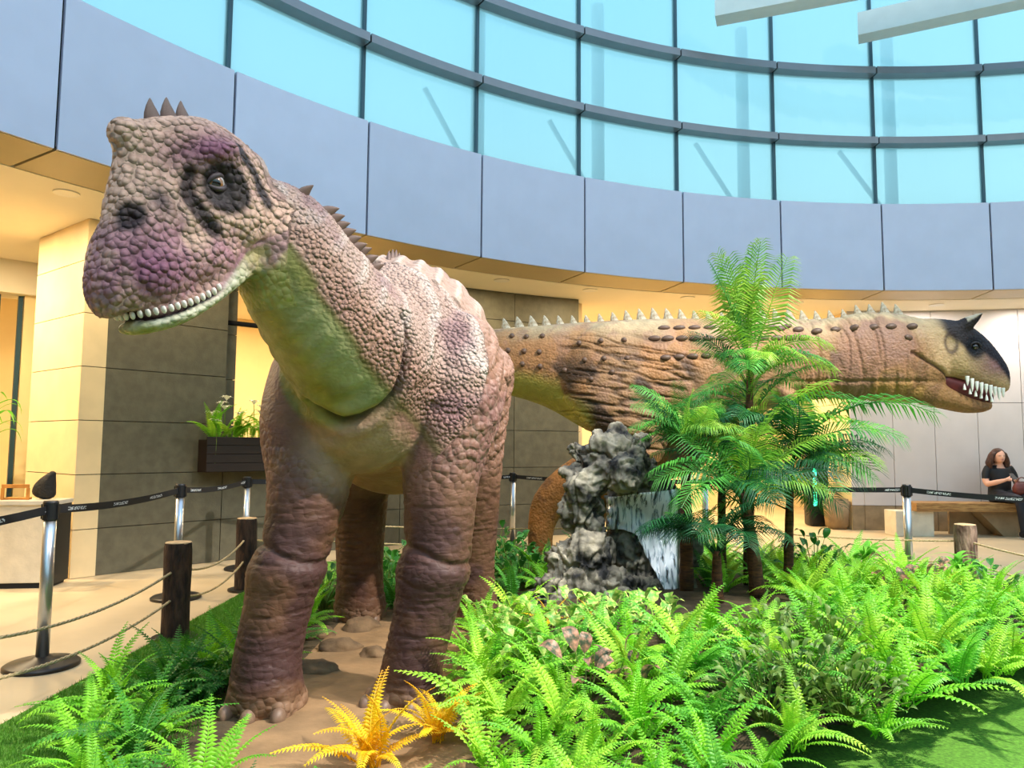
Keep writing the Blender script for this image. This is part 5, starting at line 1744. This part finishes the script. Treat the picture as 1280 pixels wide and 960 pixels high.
sb.add([(x0 - .2, 11.56, .384), (x1 + .1, 11.56, .384), (x1 + .1, 11.56, 0), (x1 - .12, 11.56, 0), (x0 - .2, 11.84, .384), (x1 + .1, 11.84, .384), (x1 + .1, 11.84, 0), (x1 - .12, 11.84, 0)], [(0, 1, 2, 3), (7, 6, 5, 4), (0, 4, 5, 1), (1, 5, 6, 2), (2, 6, 7, 3), (3, 7, 4, 0)])
into(bench, sb.build('support_block', M_conc2))
into(bench, MB().bevel_box(at(1180, 650, 12.0).x, x1, 11.86, 11.90, 0, .384, .004).build('back_panel', M_conc2))

# ------------------------------------------------------------------ the seated person
PXc = at(1249, 600, 11.7).x
pb = MB()
PY0 = 11.68
def q(x, y, z): return V(PXc + x, PY0 + y, z + .012)
loft(pb, dense([(q(0, .02, .56), .18, .13), (q(0, .02, .68), .17, .125), (q(0, .01, .84), .165, .12), (q(0, .02, .98), .185, .115), (q(-.005, .02, 1.05), .15, .09), (q(-.01, 0, 1.085), .06, .06), (q(-.015, -.015, 1.13), .052, .055)]), n=24)
ball(pb, q(-.03, -.045, 1.215), .078, .095, .112, n=18)
ball(pb, q(-.03, -.085, 1.165), .05, .055, .05, n=12)              # jaw
ball(pb, q(-.038, -.142, 1.20), .013, .02, .022, n=8)              # nose
for sg in (-1, 1):
    loft(pb, dense([(q(sg * .16, .02, 1.03), .062, .062), (q(sg * .215, .01, .94), .056, .056), (q(sg * .235, -.02, .83), .047, .047), (q(sg * .225, -.06, .78), .045, .045)], 3), n=14)
    loft(pb, dense([(q(sg * .225, -.06, .785), .043, .043), (q(sg * .16, -.17, .82), .038, .04), (q(sg * .085, -.25, .855), .028, .028)], 3), n=14)
    ball(pb, q(sg * .062, -.275, .872), .034, .030, .026, n=10)
    for f in range(4):
        loft(pb, [(q(sg * .05, -.285, .885 - f * .014), .009, .009), (q(sg * .028, -.315, .89 - f * .014), .0085, .0085), (q(sg * .006, -.312, .888 - f * .014), .008, .008)], n=8)
    loft(pb, [(q(sg * .055, -.275, .895), .010, .010), (q(sg * .035, -.29, .918), .009, .009), (q(sg * .018, -.292, .93), .008, .008)], n=8)
    loft(pb, dense([(q(sg * .09, .02, .60), .10, .095), (q(sg * .10 + .03, -.20, .60), .092, .085), (q(sg * .095 + .06, -.40, .585), .07, .072), (q(sg * .09 + .07, -.46, .56), .066, .068)], 3), n=18)
    loft(pb, dense([(q(sg * .09 + .07, -.455, .555), .064, .066), (q(sg * .10 + .09, -.47, .38), .055, .06), (q(sg * .10 + .12, -.44, .18), .042, .045), (q(sg * .10 + .13, -.43, .09), .036, .04)], 3), n=16)
mp_ = fuse(pb, .013, 2, 1)
pc = get_co(mp_)
lx, ly, lz = pc[:, 0] - PXc, pc[:, 1] - PY0, pc[:, 2] - .012
skin_c = srgb(226, 172, 146)
pcol = np.tile(np.array(skin_c), (len(pc), 1))
shirt = (lz < 1.075) & (lz > .60) & ~((np.abs(lx) > .19) & (lz < .87)) & ~((ly < -.14) & (lz > .70)) & ~((ly < -.07) & (np.abs(lx) > .14) & (lz < .88))
shirt &= ~((lz > 1.03) & (ly < -.03) & (np.abs(lx + .01) < .055))
pcol[shirt] = srgb(16, 15, 18)
pcol[(lz < .70) & ~((ly < -.2) & (lz > .72))] = srgb(24, 26, 38)
pcol[(lz > .58) & (ly > -.14) & (lz < .72)] = srgb(16, 15, 18)
pcol = mixc(pcol, srgb(190, 96, 96), np.exp(-((lx + .035) / .028) ** 2 - ((lz - 1.165) / .010) ** 2) * (ly < -.1) * .8)
for sg in (-1, 1):
    pcol = mixc(pcol, srgb(70, 44, 34), np.exp(-((lx + .035 - sg * .032) / .017) ** 2 - ((lz - 1.222) / .008) ** 2) * (ly < -.09) * .85)
set_color(mp_, pcol)
mp_.materials.clear()
mk = bpy.data.materials.new('person_surface'); mk.use_nodes = True
a_ = mk.node_tree.nodes.new('ShaderNodeAttribute'); a_.attribute_name = 'Pigment'
mk.node_tree.links.new(a_.outputs['Color'], mk.node_tree.nodes['Principled BSDF'].inputs['Base Color'])
mk.node_tree.nodes['Principled BSDF'].inputs['Roughness'].default_value = .65
nz_ = mk.node_tree.nodes.new('ShaderNodeTexNoise'); nz_.inputs['Scale'].default_value = 30
bp_ = mk.node_tree.nodes.new('ShaderNodeBump'); bp_.inputs['Strength'].default_value = .15
mk.node_tree.links.new(nz_.outputs['Fac'], bp_.inputs['Height']); mk.node_tree.links.new(bp_.outputs[0], mk.node_tree.nodes['Principled BSDF'].inputs['Normal'])
mp_.materials.append(mk); mp_.shade_smooth(); mp_.name = 'body'
person = empty('person', (PXc, PY0, 0), 0, 'person in a black top and dark jeans seated on the bench looking at a phone', 'person')
into(person, link(bpy.data.objects.new('body', mp_)))
hb_ = MB()
ball(hb_, q(-.03, -.02, 1.245), .098, .105, .10, n=18)
for sg in (-1, 1):
    loft(hb_, dense([(q(-.03 + sg * .085, -.03, 1.26), .035, .06), (q(-.03 + sg * .115, -.02, 1.18), .045, .065), (q(-.03 + sg * .135, -.01, 1.10), .05, .06), (q(-.03 + sg * .125, -.02, 1.04), .03, .04)], 3), n=14)
loft(hb_, dense([(q(-.03, .06, 1.25), .09, .04), (q(-.03, .075, 1.15), .12, .045), (q(-.02, .085, 1.05), .12, .04)], 3), n=16)
mh_ = fuse(hb_, .014, 1, 1)
hc_, hn_ = get_co(mh_), get_no(mh_)
# keep the face free
fr_ = np.exp(-((hc_[:, 0] - PXc + .036) / .062) ** 4 - ((hc_[:, 2] - 1.19) / .075) ** 4) * sstep(PY0 - .04, PY0 - .09, hc_[:, 1])
hc_[:, 1] += fr_ * .07
set_co(mh_, hc_ + hn_ * (.012 * (vnoise(hc_ * np.array([3, 3, 1]), 16, 401, 2) - .5))[:, None])
mh_.materials.clear(); mh_.materials.append(mat('brown_hair', srgb(92, 54, 36), .5, col2=srgb(48, 28, 20), vscale=20, stretch=(4, 4, 1), bump=.5)); mh_.shade_smooth(); mh_.name = 'hair'
into(person, link(bpy.data.objects.new('hair', mh_)))
M_shoe = mat('dark_shoe', srgb(24, 26, 34), .6)
M_sole = mat('shoe_sole', srgb(190, 186, 180), .6)
for sg in (-1, 1):
    sh_ = MB()
    loft(sh_, dense([(q(sg * .10 + .13, -.39, .055), .036, .045), (q(sg * .10 + .13, -.47, .055), .042, .045), (q(sg * .11 + .13, -.58, .042), .045, .034), (q(sg * .115 + .13, -.63, .036), .032, .024)], 3), n=16)
    so2 = into(person, sh_.build('shoe', M_shoe, None, True))
    sl_ = MB(); loft(sl_, dense([(q(sg * .10 + .13, -.37, .0), .038, .010), (q(sg * .10 + .13, -.47, .0), .045, .010), (q(sg * .115 + .13, -.63, .0), .038, .010)], 3), n=12)
    into(person, sl_.build('shoe_sole', M_sole, None, True))
ph = empty('phone', q(0, -.31, .90), 0, 'dark smartphone held in both hands of the seated person', 'phone')
Mph = Matrix.Translation(q(0, -.305, .915)) @ Matrix.Rotation(R_(-50), 4, 'X')
into(ph, MB().bevel_box(-.036, .036, -.004, .004, -.07, .07, .003, Mph).build('case', M_black))
into(ph, MB().box(-.033, .033, .0042, .0048, -.064, .064, Mph).build('screen', mat('phone_screen', (.85, .9, 1.0), .2, emit=3.0)))
M_bag = mat('brown_leather', srgb(122, 58, 46), .5, col2=srgb(84, 36, 30), vscale=10, bump=.2)
bag = empty('handbag', q(.13, -.30, .66), 0, 'reddish brown leather handbag resting on the seated person\'s lap', 'bag')
bg_ = MB(); loft(bg_, dense([(q(.13, -.30, .675), .13, .07, 2.6), (q(.13, -.30, .74), .135, .07, 2.6), (q(.13, -.30, .80), .11, .045, 2.4), (q(.13, -.30, .825), .09, .018, 2.2)], 3), n=24)
into(bag, bg_.build('pouch', M_bag, None, True))
hd2 = MB(); hd2.tube([q(.13 + .07 * math.cos(a), -.31, .81 + .09 * math.sin(a)) for a in np.linspace(0, PI, 14)], .008, 8)
into(bag, hd2.build('handle', M_bag, None, True))

# ------------------------------------------------------------------ counter by the pillar
cb = empty('stone_counter', (-4.54, 7.12, 0), R_(8), 'pale stone counter block beside the cream pillar', 'counter')
MB().bevel_box(-.27, .27, -.17, .17, .05, .76, .006).build('body', M_conc, cb)
MB().bevel_box(-.29, .29, -.19, .19, .76, .80, .005).build('top', mat('marble_top', srgb(212, 206, 192), .3, var=.15, vscale=6), cb)
MB().box(-.255, .255, -.155, .155, 0, .05).build('toe_kick', M_dark, cb)
MB().box(.272, .282, -.175, .175, .03, .76).build('edge_strip', M_black, cb)
M_cane = mat('tray_wood', srgb(206, 138, 62), .55, var=.25, vscale=12)
tray = empty('wooden_stand', (-4.66, 7.06, .80), R_(8), 'small orange-brown wooden stand on the stone counter', 'stand')
MB().bevel_box(-.12, .12, -.015, .0, .11, .145, .004).build('top_rail', M_cane, tray)
for sx in (-1, 1):
    MB().bevel_box(sx * .11 - .014, sx * .11 + .014, -.016, .001, 0, .11, .003).build('leg', M_cane, tray)
MB().bevel_box(-.10, .10, .001, .10, .0, .02, .003).build('shelf', M_cane, tray)
blk = MB(); loft(blk, dense([(V(0, 0, .055), .11, .07), (V(.01, 0, .10), .105, .07), (V(.04, 0, .17), .075, .055), (V(.075, 0, .24), .03, .03)], 3), n=18)
bo = blk.build('black_bundle', mat('black_cloth', srgb(30, 28, 28), .7, var=.3, vscale=20, bump=.6, bscale=30), None, True)
bo.location = (-4.47, 7.18, .802)
tag(bo, 'dark cloth bundle leaning on the stone counter beside the wooden stand', 'bundle')

# ------------------------------------------------------------------ planter box in the wall opening
pA = cyl(RW - .15, 134.7, 1.022)
M_pbox = mat('planter_dark_wood', srgb(40, 26, 18), .6, var=.3, vscale=10, stretch=(1, 1, 8))
plt = empty('planter_box', pA, R_(134.7 - 90), 'dark planter box of ferns and white flowers mounted at the wall opening', 'planter')
for k in range(4):
    MB().bevel_box(-.48, .48, -.13, -.11, .005 + k * .098, .098 + k * .098, .004).build('slat', M_pbox, plt)
MB().box(-.47, .47, -.11, .13, .0, .36).build('liner', M_pbox, plt)
rr2 = random.Random(3)
for k in range(40):
    o = link(bpy.data.objects.new('frond', FERN_FR[rr2.choice((0, 1, 0))][rr2.randrange(4)]))
    place(o, plt, (rr2.uniform(-.42, .42), rr2.uniform(-.09, -.02), .34), rr2.uniform(PI + .3, 2 * PI - .3), R_(rr2.uniform(8, 34)), rr2.uniform(.8, 1.2))
M_petal = mat('white_petal', srgb(250, 248, 236), .5, trans=.3)
PET = blade_leaf('petal', .10, .026, M_petal, 0, .5, 5)
for k in range(13):
    fl = empty('flower', (rr2.uniform(-.42, .42), rr2.uniform(-.14, .06), rr2.uniform(.50, .82)), rr2.uniform(0, 6), parent=plt)
    for j in range(6):
        o = link(bpy.data.objects.new('petal', PET)); place(o, fl, (0, 0, 0), j * PI / 3, R_(20), rr2.uniform(.8, 1.2))
    o = MB(); o.tube([(0, 0, 0), (.01, 0, -.2), (0, 0, -.45)], .004, 5); o.build('stem', M_stalk, fl)
tag(MB().tube([cyl(RW + .3, 135.2, 2.80), cyl(RW + .3, 124.6, 2.80)], .03, 10).build('rail_bar', M_dark, None, True), kind='structure').name = 'trim_30'

# things in the lit corridor beyond the palms
pK = at(1021, 650, 13.0)
kiosk = empty('black_totem', (pK.x, pK.y, 0), 0, 'tall black totem with a green light strip standing in the yellow corridor', 'totem')
MB().bevel_box(-.17, .17, -.15, .15, 0, 1.32, .05).build('body', M_black, kiosk, True)
MB().bevel_box(-.11, -.05, -.165, -.148, .35, 1.0, .006).build('light_strip', mat('green_light', (.05, 1.0, .45), .4, emit=4.0), kiosk)
pC = at(1046, 650, 12.5)
cpl = MB()
bm_ = bmesh.new(); bmesh.ops.create_cube(bm_, size=1.0)
bmesh.ops.scale(bm_, vec=(.36, .36, .50), verts=bm_.verts); bmesh.ops.translate(bm_, vec=(0, 0, .25), verts=bm_.verts)
for v in bm_.verts:
    if v.co.z < .1: v.co.x *= .8; v.co.y *= .8
bmesh.ops.bevel(bm_, geom=bm_.edges[:], offset=.04, segments=3, affect='EDGES')
cpl.bm(bm_)
cp_ = cpl.build('concrete_planter', M_conc2, None, True); cp_.location = (pC.x, pC.y, 0)
tag(cp_, 'tapered concrete planter beside the black totem', 'planter')
# hanging plant at the entrance
hp = at(-12, 520, 8.6)
hpl = empty('strap_plant', (hp.x, hp.y, 0), 0, 'tall thin-leaved plant beside the entrance door frame', 'plant')
MB().lathe([(.14, 0), (.18, .45), (.16, .45), (.12, .1)], 20).build('pot', M_conc2, hpl, True)
MB().tube([(0, 0, .3), (0, 0, 1.3)], .03, 8).build('trunk', M_stem, hpl, True)
for j in range(22):
    o = link(bpy.data.objects.new('leaf', STR)); place(o, hpl, (0, 0, 1.3 + .02 * j), 2.4 * j, R_(random.Random(j).uniform(-20, 60)), 1.1)
